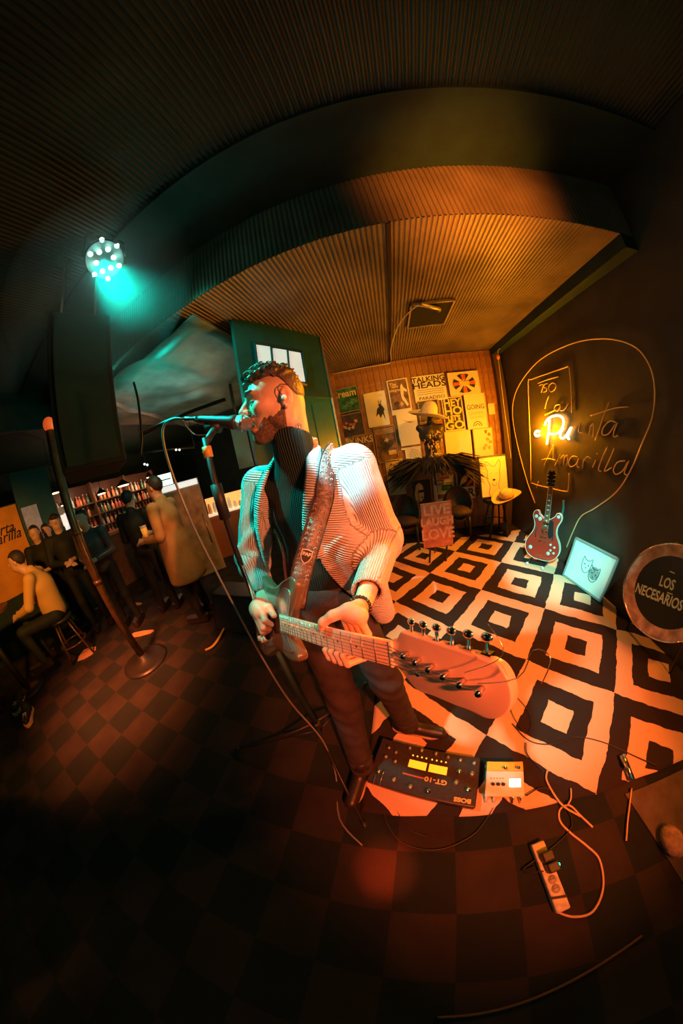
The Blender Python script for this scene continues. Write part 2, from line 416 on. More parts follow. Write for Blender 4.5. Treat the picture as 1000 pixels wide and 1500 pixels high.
W = M_('DIVIDE', M_('SUBTRACT', M_('MULTIPLY', X, s_), M_('MULTIPLY', Y, c_)), S_)
fu = M_('ABSOLUTE', M_('SUBTRACT', M_('FRACT', U), 0.5)); fw = M_('ABSOLUTE', M_('SUBTRACT', M_('FRACT', W), 0.5))
mxx = M_('MAXIMUM', fu, fw)
ring = M_('ADD', M_('GREATER_THAN', mxx, 0.125), M_('GREATER_THAN', mxx, 0.31))
par = M_('ADD', M_('FLOOR', U), M_('FLOOR', W))
val = M_('FLOORED_MODULO', M_('ADD', ring, par), 2.0)
mixc = N('ShaderNodeMixRGB'); mixc.inputs[1].default_value = (0.030, 0.022, 0.020, 1); mixc.inputs[2].default_value = (0.70, 0.47, 0.31, 1)
nt.links.new(val, mixc.inputs[0])
fz = N('ShaderNodeTexNoise'); fz.inputs['Scale'].default_value = 320; nt.links.new(tc.outputs['Object'], fz.inputs['Vector'])
bp = N('ShaderNodeBump'); bp.inputs['Strength'].default_value = 0.5; bp.inputs['Distance'].default_value = 0.004
nt.links.new(fz.outputs['Fac'], bp.inputs['Height']); nt.links.new(bp.outputs[0], b.inputs['Normal']); nt.links.new(mixc.outputs[0], b.inputs['Base Color'])
from mathutils import noise as mnoise
nx, ny = 90, 120; V = []; F = []
for j in range(ny + 1):
    for i in range(nx + 1):
        u, v = i / nx, j / ny
        x = -0.21 + u * 2.06; y = 0.145 + v * 2.92
        y -= (0.09 * u * u) * (1 - v)
        if v == 0: y += 0.012 * mnoise.noise(Vector((x * 5, 0, 3)))
        n1 = mnoise.noise(Vector((x * 2.2, y * 2.2, 0.3))); n2 = mnoise.noise(Vector((x * 6, y * 6, 5.3)))
        z = 0.010 + 0.012 * max(0, n1 + 0.1) + 0.006 * max(0, n2)
        ed = min(u, 1 - u, v, 1 - v) * 20
        V.append((x, y, 0.008 + (z - 0.008) * min(1, ed)))
top = len(V); V += [(a, b2, 0.0005) for a, b2, _ in V[:]]
F = [(j * (nx + 1) + i, j * (nx + 1) + i + 1, (j + 1) * (nx + 1) + i + 1, (j + 1) * (nx + 1) + i) for j in range(ny) for i in range(nx)]
for i in range(nx):
    F.append((i + 1, i, top + i, top + i + 1)); q = ny * (nx + 1); F.append((q + i, q + i + 1, top + q + i + 1, top + q + i))
for j in range(ny):
    q = j * (nx + 1); F.append((q, q + nx + 1, top + q + nx + 1, top + q)); q += nx; F.append((q + nx + 1, q, top + q, top + q + nx + 1))
tag(link_mesh('rug', V, F, m_rug, None, True), 'large black and white rug of concentric squares covering the stage', 'rug')
m_mat = mat('brown_mat', (0.10, 0.075, 0.055), 0.9, noise=0.3, nscale=12, bump=0.5, bscale=200)
MB().prism([(1.0, 0.07), (1.10, -0.42), (1.8, -0.5), (1.8, 0.03)], 0.0005, 0.008).build('floor_mat', m_mat, label='brown floor mat lying in front of the rug beside the right wall', cat='mat')

# stage haze hanging round the LED can
mh = bpy.data.materials.new('stage_haze'); mh.use_nodes = True; nt = mh.node_tree; nt.nodes.clear()
vs = nt.nodes.new('ShaderNodeVolumeScatter'); vs.inputs['Density'].default_value = 0.55; vs.inputs['Anisotropy'].default_value = 0.3
tcz = nt.nodes.new('ShaderNodeTexCoord'); ln = nt.nodes.new('ShaderNodeVectorMath'); ln.operation = 'LENGTH'
sc_ = nt.nodes.new('ShaderNodeMapping'); sc_.inputs['Location'].default_value = (1.28 / .65, -.62 / .65, -2.60 / .65); sc_.inputs['Scale'].default_value = (1 / .65,) * 3
mm_ = nt.nodes.new('ShaderNodeMapRange'); mm_.inputs['From Min'].default_value = 0.1; mm_.inputs['From Max'].default_value = 1.0; mm_.inputs['To Min'].default_value = 0.7; mm_.inputs['To Max'].default_value = 0.0
nt.links.new(tcz.outputs['Object'], sc_.inputs['Vector']); nt.links.new(sc_.outputs[0], ln.inputs[0]); nt.links.new(ln.outputs['Value'], mm_.inputs['Value']); nt.links.new(mm_.outputs[0], vs.inputs['Density'])
oo = nt.nodes.new('ShaderNodeOutputMaterial'); nt.links.new(vs.outputs[0], oo.inputs['Volume'])
hz = MB().ball((-1.28, .60, 2.60), (.65, .45, .46), 24, 16).build('haze', mh, kind='stuff', label='thin stage haze glowing teal round the LED stage can', cat='haze')
# ---------------------------------------------------------------- neon sign on the right wall
m_tube = mat('unlit_neon_tube', (0.75, 0.55, 0.30), 0.25)
m_tubeE = mat('lit_neon_tube', (1.0, 0.75, 0.35), 0.4, emit=10, ecol=(1.0, 0.62, 0.20))
sign = thing('neon_sign', 'yellow script neon sign on the dark right wall, only its first letters lit', 'sign', (XR, 2.2, 1.4))
def wallpath(px, k=5, x=XR - 0.025): return smooth_path([at(p[0], p[1], 0, x) for p in px], k)
def zs(pts, ox=750, oy=520, s=4.545): return [(ox + x / s, oy + y / s) for x, y in pts]
STROKES = {
 'tube_p': [[(245, 430), (240, 500), (228, 595)], [(215, 468), (232, 430), (270, 408), (310, 405), (336, 425), (338, 465), (310, 515), (268, 528), (245, 522)]],
 'tube_u': [[(338, 488), (322, 515), (318, 545), (335, 556), (362, 530), (388, 485)], [(392, 482), (376, 520), (368, 552), (378, 560)]],
 'tube_dot': [[(180, 510), (160, 508), (150, 524), (160, 540), (182, 534)]],
}
for nme, ss in STROKES.items():
    mb = MB()
    for s in ss: mb.tube(wallpath(zs(s)), 0.0105 if nme != 'tube_dot' else 0.013, 8)
    tag(mb.build(nme.replace('_p', '').replace('_u', '').replace('_dot', ''), m_tubeE, sign, smooth=True), 'lit glowing tube')
UNLIT = [
 [(170, 190), (235, 165), (305, 145)], [(178, 206), (205, 198), (192, 250)], [(234, 192), (214, 196), (208, 216), (226, 220), (224, 242), (205, 248)], [(262, 188), (244, 205), (244, 235), (262, 245), (285, 225), (288, 198), (270, 186), (258, 190)],
 [(243, 272), (228, 310), (216, 358)], [(215, 400), (262, 378), (290, 365)], [(318, 330), (290, 335), (278, 362), (300, 372), (322, 340)], [(322, 332), (318, 368), (345, 365), (372, 325)],
 [(455, 455), (440, 510), (470, 520)], [(520, 470), (508, 530)], [(518, 480), (540, 460), (535, 545)],
 [(645, 315), (610, 400), (575, 500), (550, 568)], [(520, 405), (600, 380), (690, 352), (775, 345)],
 [(690, 450), (650, 440), (605, 485), (600, 530), (640, 525), (685, 460)], [(700, 452), (678, 505), (675, 545), (705, 535)],
 [(275, 600), (245, 660), (205, 748)], [(195, 698), (240, 690), (285, 700)], [(270, 600), (272, 640), (270, 690)],
 [(320, 660), (300, 700), (280, 740)], [(320, 690), (345, 668), (338, 735)], [(342, 690), (368, 668), (362, 738)],
 [(435, 680), (400, 675), (375, 710), (385, 745), (420, 730), (440, 690)], [(440, 690), (430, 740), (445, 748)],
 [(475, 690), (465, 755)], [(472, 710), (495, 678), (525, 690)], [(555, 700), (532, 750)], [(560, 655), (566, 662)],
 [(635, 610), (600, 680), (572, 760), (590, 775)], [(678, 622), (640, 710), (612, 775), (660, 750)],
 [(750, 705), (700, 715), (672, 765), (690, 795), (735, 770), (765, 715)], [(775, 705), (745, 785), (770, 800)]]
for s in UNLIT:
    MB().tube(wallpath(zs(s), 4, XR - 0.02), 0.0055, 6).build('letter_tube', m_tube, sign, smooth=True)
# outline bulb of the sign and the door drawn inside it
bulb = [(783, 737), (770, 700), (757, 650), (750, 605), (757, 570), (785, 532), (830, 506), (880, 496), (925, 505), (950, 532), (959, 570), (955, 612), (940, 650), (925, 685), (903, 720), (870, 745), (850, 757), (838, 780), (829, 802)]
MB().tube(wallpath(bulb, 5, XR - 0.015), 0.006, 8).build('outline_tube', m_tube, sign, smooth=True)
door = [(837, 605), (836, 570), (834, 545), (832, 537), (826, 539), (800, 548), (778, 556), (773, 562), (775, 620), (777, 700), (779, 708), (805, 715), (828, 720), (832, 715), (833, 693)]
MB().tube(wallpath(door, 3, XR - 0.015), 0.006, 8).build('outline_tube', m_tube, sign, smooth=True)
MB().tube(wallpath([(785, 715), (788, 705)], 3, XR - 0.015), 0.005, 6).build('outline_tube', m_tube, sign, smooth=True)
for p, q in (((822, 733), (824, 760)), ((824, 733), (820, 763))):
    pass
hk = MB().tube(wallpath([(825, 733), (824, 748), (819, 762)], 3, XR - 0.02), 0.012, 8)
hk.build('wall_clip', mat('teal_strap', (0.05, 0.3, 0.26), 0.5), sign, smooth=True)
# string of a hanging bulb in the corner
hb = thing('hanging_cord', 'thin cord with a small orange bulb hanging in the far right corner', 'cord', tuple(at(729, 520, 0, 1.70)))
MB().tube(smooth_path([(1.76, at(729, 522, 0, 1.70).y, 2.565), at(729, 522, 0, 1.70), at(737, 590, 0, 1.72), at(744, 640, 0, 1.73), at(748, 672, 0, 1.74)]), 0.004, 6).build('cord', m_cream, hb, smooth=True)
MB().ball(at(729, 523, 0, 1.70), (0.025, 0.025, 0.04)).build('bulb', mat('orange_bulb', (0.8, 0.28, 0.04), 0.3), hb, smooth=True)
MB().bbox((1.56, YA - 0.02, 1.70), (1.66, YA - 0.005, 1.86)).build('switch_plate', m_cream, label='cream double light switch on the poster wall beside the corner post', cat='switch')

# ---------------------------------------------------------------- posters
m_paper = mat('cream_paper', (0.80, 0.74, 0.60), 0.7); m_ink = mat('black_ink', (0.03, 0.025, 0.02), 0.7)
m_brown = mat('brown_print', (0.20, 0.10, 0.06), 0.6, noise=0.6, nscale=14); m_green = mat('green_print', (0.03, 0.16, 0.07), 0.6, noise=0.9, nscale=11)
m_dark = mat('dark_print', (0.06, 0.04, 0.03), 0.5, noise=0.8, nscale=12); m_red = mat('red_print', (0.62, 0.13, 0.05), 0.6); m_tan = mat('tan_print', (0.62, 0.45, 0.28), 0.7, noise=0.3, nscale=12)
m_fr = mat('thin_wood_frame', (0.45, 0.30, 0.16), 0.5); m_black_fr = mat('black_frame', (0.02, 0.018, 0.015), 0.4)
PG = 'posters and album covers on the board wall'
YP = YA - 0.022
def z5(x, y): return (480 + x / 3.846, 530 + y / 3.846)
class Poster:
    n = 0
    def __init__(s, tl, br, label, m, border=None, tilt=0.0):
        a = at(*z5(*tl), 1, YP); c = at(*z5(*br), 1, YP)
        s.x0, s.x1, s.z0, s.z1 = a.x, c.x, c.z, a.z; s.w = s.x1 - s.x0; s.h = s.z1 - s.z0
        s.y = YP - 0.0015 * (Poster.n % 4); Poster.n += 1
        s.k = 0
        s.o = MB().bbox((s.x0, s.y, s.z0), (s.x1, s.y + 0.004, s.z1)).build('poster', m, label=label, cat='poster', group=PG)
        if border:
            t = 0.010; b = MB()
            for q in ((s.x0, s.z0, s.x1, s.z0 + t), (s.x0, s.z1 - t, s.x1, s.z1), (s.x0, s.z0, s.x0 + t, s.z1), (s.x1 - t, s.z0, s.x1, s.z1)):
                b.bbox((q[0], s.y - 0.008, q[1]), (q[2], s.y + 0.002, q[3]))
            b.build('frame', border, s.o)
    def P(s, u, v, d=0): return Vector((s.x0 + u * s.w, s.y - 0.0008 - d, s.z0 + v * s.h))
    def poly(s, pts, m, name='print'):
        s.k += 1; d = 0.0006 * s.k; n = len(pts)
        V = [s.P(u, v, d + 0.0005) for u, v in pts] + [s.P(u, v, 0) for u, v in pts]
        F = [list(range(n))[::-1], list(range(n, 2 * n))] + [(k, (k + 1) % n, n + (k + 1) % n, n + k) for k in range(n)]
        return link_mesh(name, V, F, m, s.o, False)
    def disc(s, u, v, r, m, rv=None, n=18, name='print'):
        rv = rv or r * s.w / s.h
        return s.poly([(u + r * math.cos(2 * math.pi * k / n), v + rv * math.sin(2 * math.pi * k / n)) for k in range(n)], m, name)
    def rect(s, u0, v0, u1, v1, m): return s.poly([(u0, v0), (u1, v0), (u1, v1), (u0, v1)], m)
    def ring(s, u, v, r, t, m, a0=0, a1=2 * math.pi, n=20):
        s.k += 1; q = s.w / s.h
        P = [s.P(u + r * math.cos(a0 + (a1 - a0) * k / n), v + r * q * math.sin(a0 + (a1 - a0) * k / n), 0.001) for k in range(n + 1)]
        return MB().tube(P, t, 5).build('print', m, s.o)
    def txt(s, body, u, v, size, m, sx=1.0, bold=0.0, shear=0.0, spacing=1.0):
        s.k += 1; p = s.P(u, v, 0.0006 * s.k + 0.0008)
        return text('lettering', body, frame(p, (1, 0, 0), (0, -1, 0)), size * s.h, m, s.o, 0.0005, sx=sx, bold=bold * s.h * .45, shear=shear, spacing=spacing)
m_yel = mat('yellow_ink', (0.85, 0.62, 0.2), 0.6)
random.seed(4)
def blob(s, u, v, r, m, j=0.3, n=14): s.poly([(u + r * (1 + random.uniform(-j, j)) * math.cos(2 * math.pi * k / n), v + r * s.w / s.h * (1 + random.uniform(-j, j)) * math.sin(2 * math.pi * k / n)) for k in range(n)], m)

p = Poster((18, 165), (190, 283), 'green photo cover with fat cream script, leftmost in the top row', m_green, m_fr)
for u, v in ((.42, .35), (.62, .42), (.82, .5)): blob(p, u, v, .13, mat('green_faces', (0.10, 0.32, 0.14), 0.6, noise=0.6, nscale=25)); blob(p, u, v + .12, .10, m_green)
p.txt('Cream', .46, .78, .36, m_yel, .9, .02)
p = Poster((42, 295), (215, 412), 'framed dark photo of a band on stage, below the green cover', m_dark, m_fr)
for k in range(9): blob(p, .15 + .07 * k, .35 + .25 * random.random(), .055, m_red if k % 2 else m_tan, .5)
p = Poster((198, 182), (352, 352), 'cream poster with a dark rider figure, right of the green cover', m_paper)
p.poly([(.42, .28), (.52, .5), (.62, .55), (.64, .68), (.70, .58), (.78, .57), (.86, .45), (.80, .40), (.84, .12), (.74, .34), (.62, .22), (.56, .36)], m_ink); blob(p, .68, .60, .07, m_ink); p.poly([(.64, .64), (.62, .76), (.68, .68)], m_ink); p.poly([(.74, .62), (.78, .76), (.72, .68)], m_ink)
p.txt('ve', .78, .88, .10, m_tan)
p = Poster((66, 432), (130, 480), 'small framed print half hidden behind the singer shoulder', m_paper, m_fr); p.rect(.2, .3, .8, .7, m_tan)
p = Poster((135, 418), (280, 578), 'dark brown cover with jagged cream lettering, beside the small framed print', m_brown, m_fr)
p.txt('KiNKS', .42, .82, .28, m_yel, .95, .012); p.ring(.72, .3, .12, .004, m_tan); blob(p, .4, .45, .14, m_dark); blob(p, .62, .22, .1, m_dark)
p = Poster((328, 108), (478, 285), 'tall brown poster with a pale curved figure and small lettering', m_paper); p.rect(.06, .14, .94, .97, m_brown)
p.txt('The', .28, .86, .12, m_yel, 1, .008); p.txt('velvet\nunderground', .36, .74, .10, m_yel, .8, .006)
p.poly([(.62, .80), (.70, .86), (.76, .74), (.90, .66), (.88, .60), (.74, .64), (.70, .50), (.88, .24), (.80, .20), (.60, .42), (.58, .60)], m_paper)
blob(p, .3, .32, .12, m_dark); blob(p, .55, .28, .10, m_tan)
p = Poster((470, 88), (676, 210), 'cream gig poster with bold black lettering in the middle of the top row', m_paper)
p.txt('TALKING', .5, .84, .27, m_ink, 1.12, .012); p.txt('HEADS', .5, .62, .32, m_ink, 1.3, .014); p.txt('PARADISO', .52, .13, .17, m_ink, 1.25, .002)
for v in (.44, .36, .28): p.rect(.08, v, .92, v + .012, m_ink)
p = Poster((668, 66), (862, 180), 'cream print of a red and black flag burst, last in the top row', m_paper, m_paper)
c0 = (.5, .5)
for k in range(8):
    a = 2 * math.pi * (k + .5) / 8
    p.poly([(.5 + .10 * math.cos(a) * .8, .5 + .1 * math.sin(a)), (.5 + .36 * math.cos(a - .16), .5 + .42 * math.sin(a - .16)), (.5 + .36 * math.cos(a + .2), .5 + .42 * math.sin(a + .2))], m_ink)
p.rect(.14, .43, .40, .57, m_red); p.rect(.60, .43, .86, .57, m_red); p.rect(.44, .10, .56, .34, m_red); p.rect(.44, .66, .56, .9, m_red); p.rect(.34, .42, .66, .58, m_yel)
p = Poster((637, 205), (775, 382), 'dark poster with fat stacked cream capital letters', m_paper); p.rect(.04, .04, .96, .97, m_ink)
for t, v, sz, sx in (('HEY', .82, .30, .95), ('HO', .58, .32, 1.1), ("LET'S", .37, .20, .85), ('GO', .16, .32, 1.15)): p.txt(t, .5, v, sz, m_yel, sx, .022)
p = Poster((762, 186), (902, 372), 'cream poster with thin dark lettering above a half record', m_paper, m_paper)
p.txt('GOING', .5, .62, .19, m_ink, .85, .001); p.txt('UNDER', .5, .44, .13, m_tan, 1.05, .001); p.txt('GROUND', .5, .33, .09, m_tan, 1.1, .001)
p.ring(.5, .08, .20, .005, m_ink, 0, math.pi); p.ring(.5, .08, .10, .005, m_ink, 0, math.pi)
p = Poster((503, 225), (635, 330), 'dark print mostly hidden behind the straw hat', m_dark, m_fr)
p = Poster((382, 290), (525, 482), 'pale cream poster with a dark shoreline along its foot', m_paper); p.rect(0, .05, 1, .10, m_brown); p.poly([(.2, .82), (.5, .74), (.9, .70), (.6, .70)], m_brown); p.poly([(.0, .10), (.02, .3), (.04, .1)], m_ink)
p = Poster((255, 372), (405, 556), 'dark purple brown cover with lined top and a small pale label', m_brown, m_fr)
for k in range(5): p.rect(.06, .80 + .03 * k, .94, .81 + .03 * k, m_tan)
blob(p, .45, .5, .3, m_dark, .4); blob(p, .55, .62, .1, m_tan, .5); p.rect(.55, .2, .92, .32, m_tan)
p = Poster((432, 478), (532, 560), 'cream print of fine dark wavy lines, left of the bust', m_paper)
for k in range(5): p.ring(.2 + .05 * k, .3, .14 + .1 * k, .0025, m_ink, 0, 1.6)
p = Poster((655, 398), (818, 575), 'wide washed yellow floral print right of the bust', m_paper)
for k in range(9): blob(p, .08 + .1 * k, .12 + .15 * random.random(), .07, mat('faded_orange', (0.72, 0.40, 0.16), 0.8, noise=0.3, nscale=20) if k % 2 else m_tan, .5)
p = Poster((812, 378), (937, 530), 'yellow print of scattered orange blossoms beside the corner post', m_paper, m_fr)
for u, v in ((.65, .85), (.8, .75), (.7, .6), (.85, .5), (.6, .4), (.5, .3), (.75, .3)): blob(p, u, v, .08, m_red if v > .7 else mat('faded_orange', (0.72, 0.40, 0.16), 0.8), .4)
p = Poster((465, 668), (592, 808), 'dark cover of a pale long-haired face in sunglasses, bottom row', m_ink, m_fr)
p.poly([(.2, .1), (.15, .5), (.25, .8), (.42, .88), (.55, .8), (.50, .65), (.42, .72), (.32, .55), (.3, .1)], m_yel); p.poly([(.36, .20), (.34, .6), (.42, .74), (.58, .76), (.62, .5), (.58, .3), (.46, .2)], m_paper); p.rect(.34, .52, .62, .62, m_ink); p.disc(.5, .34, .05, m_brown)
p = Poster((590, 648), (715, 775), 'cream sheet of pasted tickets with one green strip, bottom row', m_paper)
for u, v, w, h_, mm in ((.05, .66, .45, .18, m_ink), (.08, .69, .39, .12, m_paper), (.4, .42, .5, .2, m_ink), (.42, .45, .4, .13, mat('ticket_green', (0.05, 0.35, 0.08), 0.6)), (.1, .1, .5, .18, m_red), (.3, .86, .5, .1, m_red), (.65, .1, .28, .2, m_tan), (.6, .68, .3, .03, m_ink)): p.rect(u, v, u + w, v + h_, mm)
p = Poster((715, 580), (832, 768), 'framed dark poster with large cream capitals at its foot', m_paper, m_fr); p.rect(.08, .36, .92, .94, m_ink); p.poly([(.15, .4), (.5, .5), (.9, .85), (.8, .9), (.3, .6)], m_yel); p.txt('CARS', .5, .17, .33, m_ink, .95, .016)
p.poly([(.5, .4), (.6, .38), (.9, .5), (.85, .6)], m_red)
p = Poster((245, 596), (322, 765), 'narrow red brown print at the left end of the bottom row', mat('rust_print', (0.50, 0.17, 0.06), 0.6, noise=0.4, nscale=10), m_fr); blob(p, .5, .4, .2, m_dark, .4); p.disc(.6, .85, .1, m_dark)
p = Poster((322, 556), (445, 740), 'cream print of a dark-haired figure below the purple cover', m_tan, m_paper)
p.poly([(.05, .6), (.3, .9), (.6, .8), (.9, .95), (.98, .6), (.7, .4), (.8, .2), (.4, .45)], m_dark); blob(p, .35, .78, .14, m_yel, .4)
MB().bbox((at(*z5(480, 805), 1, YP).x, YP - .006, at(*z5(480, 850), 1, YP).z), (at(*z5(560, 805), 1, YP).x, YP, at(*z5(480, 812), 1, YP).z)).build('poster', m_tan, label='small tan card below the sunglasses cover', cat='poster', group=PG)

# ---------------------------------------------------------------- dressmaker bust with hat and feather skirt
m_straw = mat('straw', (0.74, 0.56, 0.32), 0.7, noise=0.15, nscale=60, bump=0.6, bscale=180)
m_feather = mat('dark_feathers', (0.035, 0.02, 0.012), 0.8)
YM = 2.98
bust = thing('dress_form', 'beaded black dress form on a stand before the posters, wearing a feather skirt', 'mannequin', (0.57, YM, 0.0))
def f_bust(P):
    d = elli(P, (0.575, YM, 1.50), (0.155, 0.10, 0.12)); d = smin(d, elli(P, (0.575, YM, 1.33), (0.105, 0.08, 0.16)), 0.05)
    d = smin(d, elli(P, (0.57, YM, 1.16), (0.14, 0.10, 0.10)), 0.06)
    d = smin(d, cone(P, (0.44, YM, 1.60), (0.71, YM, 1.58), 0.045, 0.045), 0.04)
    for sx in (-0.06, 0.06): d = smin(d, elli(P, (0.575 + sx, YM - 0.07, 1.47), (0.055, 0.05, 0.055)), 0.03)
    return smin(d, cone(P, (0.585, YM, 1.60), (0.60, YM, 1.72), 0.05, 0.042), 0.03)
m_bust = mat('beaded_black_fabric', (0.035, 0.02, 0.012), 0.35, bump=1.0, bscale=70)
sdf_obj('torso', f_bust, (0.35, 2.82, 1.02), (0.80, 3.14, 1.78), 0.012, m_bust, bust)
m_bead = mat('gold_beading', (0.75, 0.45, 0.15), 0.3, metal=0.6)
bd = MB(); random.seed(8)
for k in range(70):
    z = random.uniform(1.22, 1.54); a = random.uniform(-1, 1); hw = 0.10 + 0.05 * (z > 1.4)
    bd.ball((0.575 + a * hw * 0.8, YM - 0.085 * math.sqrt(max(0.05, 1 - (0.8 * a) ** 2)) - 0.03 * (z > 1.4), z), (random.uniform(.004, .013), .006, random.uniform(.006, .02)), 6, 4)
tag(bd.build('beading', m_bead, bust, smooth=True), kind='stuff')
MB().cyl((0.57, YM, 0.03), (0.57, YM, 1.10), 0.014).build('pole', m_steel, bust, smooth=True)
MB().lathe((0.57, YM, 0.012), (0, 0, 1), [(0.15, 0), (0.15, 0.012), (0.02, 0.03)]).build('base', m_black_fr, bust, smooth=True)
ft = MB()
for k in range(1500):
    a = random.uniform(0, 2 * math.pi); r0 = random.uniform(0.08, 0.16); L = random.uniform(0.16, 0.42) * (1.4 if abs(math.cos(a)) > .6 else .75)
    z0 = 1.14 + random.uniform(-.03, .05); ca, sa = math.cos(a), math.sin(a) * .6
    p0 = Vector((0.57 + ca * r0, YM + sa * r0, z0)); p2 = p0 + Vector((ca * L, sa * L, -L * random.uniform(.05, .6))); p1 = (p0 + p2) / 2 + Vector((0, 0, .05))
    w = Vector((-sa, ca, random.uniform(-.6, .6))).normalized() * random.uniform(.010, .026)
    ft.add([p0 - w * .3, p0 + w * .3, p1 + w, p1 - w, p2 + w * .2, p2 - w * .2, p1 + Vector((0, 0, .004))], [(0, 1, 2, 6), (0, 6, 3), (6, 2, 4), (3, 6, 4, 5)])
tag(ft.build('feathers', m_feather, bust), kind='stuff', label='dark feather skirt')
def hat(name, c, tilt, label, rb=(0.20, 0.16), crown=(0.085, 0.075, 0.085)):
    E_ = Euler(tilt).to_matrix(); c = Vector(c)
    t = thing(name, label, 'hat', tuple(c))
    V = []; F = []; n = 36; rings = [(0.42, 0.0), (0.6, 0.0), (0.8, 0.008), (0.96, 0.026), (1.0, 0.03)]
    for s_, (k, z) in [(1, q) for q in rings] + [(-1, q) for q in rings[::-1]]:
        for i in range(n):
            a = 2 * math.pi * i / n
            V.append(c + E_ @ Vector((rb[0] * k * math.cos(a), rb[1] * k * math.sin(a), z + 0.022 * k * k * math.cos(2 * a) * -1 + (0.003 if s_ > 0 else -0.003))))
    m = 2 * len(rings)
    F = [(j * n + i, ((j + 1) % m) * n + i, ((j + 1) % m) * n + (i + 1) % n, j * n + (i + 1) % n) for j in range(m) for i in range(n)]
    link_mesh('brim', V, F, m_straw, t, True)
    Rm = np.array(E_)
    def fc(P):
        q = (P - np.array(c, dtype=np.float32)) @ Rm.astype(np.float32)
        d = elli(q, (0, 0, 0.045), (crown[0], crown[1], crown[2])); d = np.maximum(d, -(q[..., 2] + 0.002))
        return smax(d, -elli(q, (0, 0, 0.045 + crown[2] * 1.05), (crown[0] * 0.7, 0.018, 0.035)), 0.02)
    sdf_obj('crown', fc, c - Vector((.15, .15, .15)), c + Vector((.15, .15, .18)), 0.007, m_straw, t)
    bnd = MB().lathe(c, E_ @ Vector((0, 0, 1)), [(crown[0] * 0.985, 0.004), (crown[0] * 1.01, 0.022), (crown[0] * 0.9, 0.026)], 28)
    bnd.build('band', m_brown, t, smooth=True)
    return t
hat('straw_hat', (0.57, YM - 0.04, 1.735), (math.radians(16), math.radians(14), 0.15), 'wide straw cowboy hat tilted on top of the dress form', (0.26, 0.20), (0.105, 0.095, 0.15))

# ---------------------------------------------------------------- framed dog portrait on the stool, its hat, and the stool
stool = thing('bar_stool', 'black round stool in the far corner carrying the dog portrait', 'stool', (1.42, 3.0, 0))
MB().lathe((1.42, 3.02, 0.50), (0, 0, 1), [(0.17, 0), (0.18, 0.01), (0.18, 0.045), (0.165, 0.055)], 28).build('seat', m_black_fr, stool, smooth=True)
for k in range(4):
    a = math.pi / 4 + k * math.pi / 2
    MB().tube([(1.42 + .10 * math.cos(a), 3.02 + .10 * math.sin(a), .50), (1.42 + .19 * math.cos(a), 3.02 + .19 * math.sin(a), .02)], .013).build('leg', m_black_fr, stool, smooth=True)
MB().tube([(1.42 + .155 * math.cos(2 * math.pi * k / 24), 3.02 + .155 * math.sin(2 * math.pi * k / 24), .22) for k in range(25)], .008, 6).build('foot_ring', m_black_fr, stool, smooth=True)
dogf = thing('dog_portrait', 'black framed line drawing of a pointed-eared dog standing on the stool', 'picture', (1.42, 2.99, 0.56))
F_ = frame(Vector((1.415, 3.03, 0.56)), (1, 0.05, 0), (0.05, -1, 0.12))
w2, hh = 0.225, 0.58
def fbox(mb, x0, y0, x1, y1, z0, z1, F=None):
    return mb.prism([(x0, y0), (x1, y0), (x1, y1), (x0, y1)], z0, z1, F if F is not None else F_)
mb = MB(); fbox(mb, -w2, 0, -w2 + .022, hh, 0, .025); fbox(mb, w2 - .022, 0, w2, hh, 0, .025); fbox(mb, -w2, 0, w2, .022, 0, .025); fbox(mb, -w2, hh - .022, w2, hh, 0, .025)
mb.build('frame', m_black_fr, dogf); fbox(MB(), -w2 + .02, .02, w2 - .02, hh - .02, .002, .010).build('paper', m_paper, dogf)
def line(pts, F, m, par, r=.003, k=5, name='drawing', zz=.013): return MB().tube(smooth_path([F @ Vector((x, y, zz)) for x, y in pts], k), r, 5).build(name, m, par, smooth=True)
m_pencil = mat('pencil_line', (0.22, 0.15, 0.09), 0.7)
for q in ([(-.09, .36), (-.12, .45), (-.10, .50), (-.05, .46), (-.03, .43)], [(.03, .43), (.06, .47), (.10, .51), (.11, .44), (.09, .36)], [(-.03, .43), (.03, .43)], [(-.09, .36), (-.10, .26), (-.07, .17), (-.09, .08), (-.08, .03)], [(.09, .36), (.09, .26), (.06, .17), (.08, .08), (.08, .03)], [(-.04, .20), (0, .16), (.04, .20)], [(-.05, .33), (-.04, .335)], [(.04, .335), (.05, .33)]): line(q, F_, m_pencil, dogf)
MB().ball(F_ @ Vector((-.005, .245, .014)), (.022, .006, .014)).build('drawing', m_ink, dogf, smooth=True)
hat('straw_hat', (1.49, 2.84, 0.600), (math.radians(4), math.radians(-14), 0.3), 'pale straw boater hat lying on the stool before the dog portrait', (0.22, 0.17), (0.10, 0.09, 0.075))

# ---------------------------------------------------------------- LIVE LAUGH LOVE board, dark tub chairs behind
m_live = mat('faded_red_board', (0.62, 0.26, 0.17), 0.6, noise=0.35, nscale=10, bump=0.3)
m_liveT = mat('pale_letters', (0.80, 0.52, 0.38), 0.6, noise=0.2, nscale=20)
YL = 2.42
a = at(616, 738, 1, YL); c = at(662, 800, 1, YL)
lv = thing('word_board', 'weathered red board with stacked pale words standing on the rug edge', 'sign', (0.44, YL, 0.02))
FL = frame(Vector(((a.x + c.x) / 2 + .01, YL, 0.225)), (1, 0.03, 0), (0.03, -1, 0.08))
bw, bh = 0.175, 0.53
bevel(fbox(MB(), -bw, 0, bw, bh, -.018, 0, FL).build('board', m_live, lv), .003)
for t, y, s_, sx in (('LIVE', bh - .09, .16, 1.05), ('LAUGH', bh - .225, .125, .92), ('LOVE', bh - .375, .175, .92)):
    text('lettering', t, FL @ Matrix.Translation((0, y, .001)), s_, m_liveT, lv, .0015, sx=sx, bold=.005)
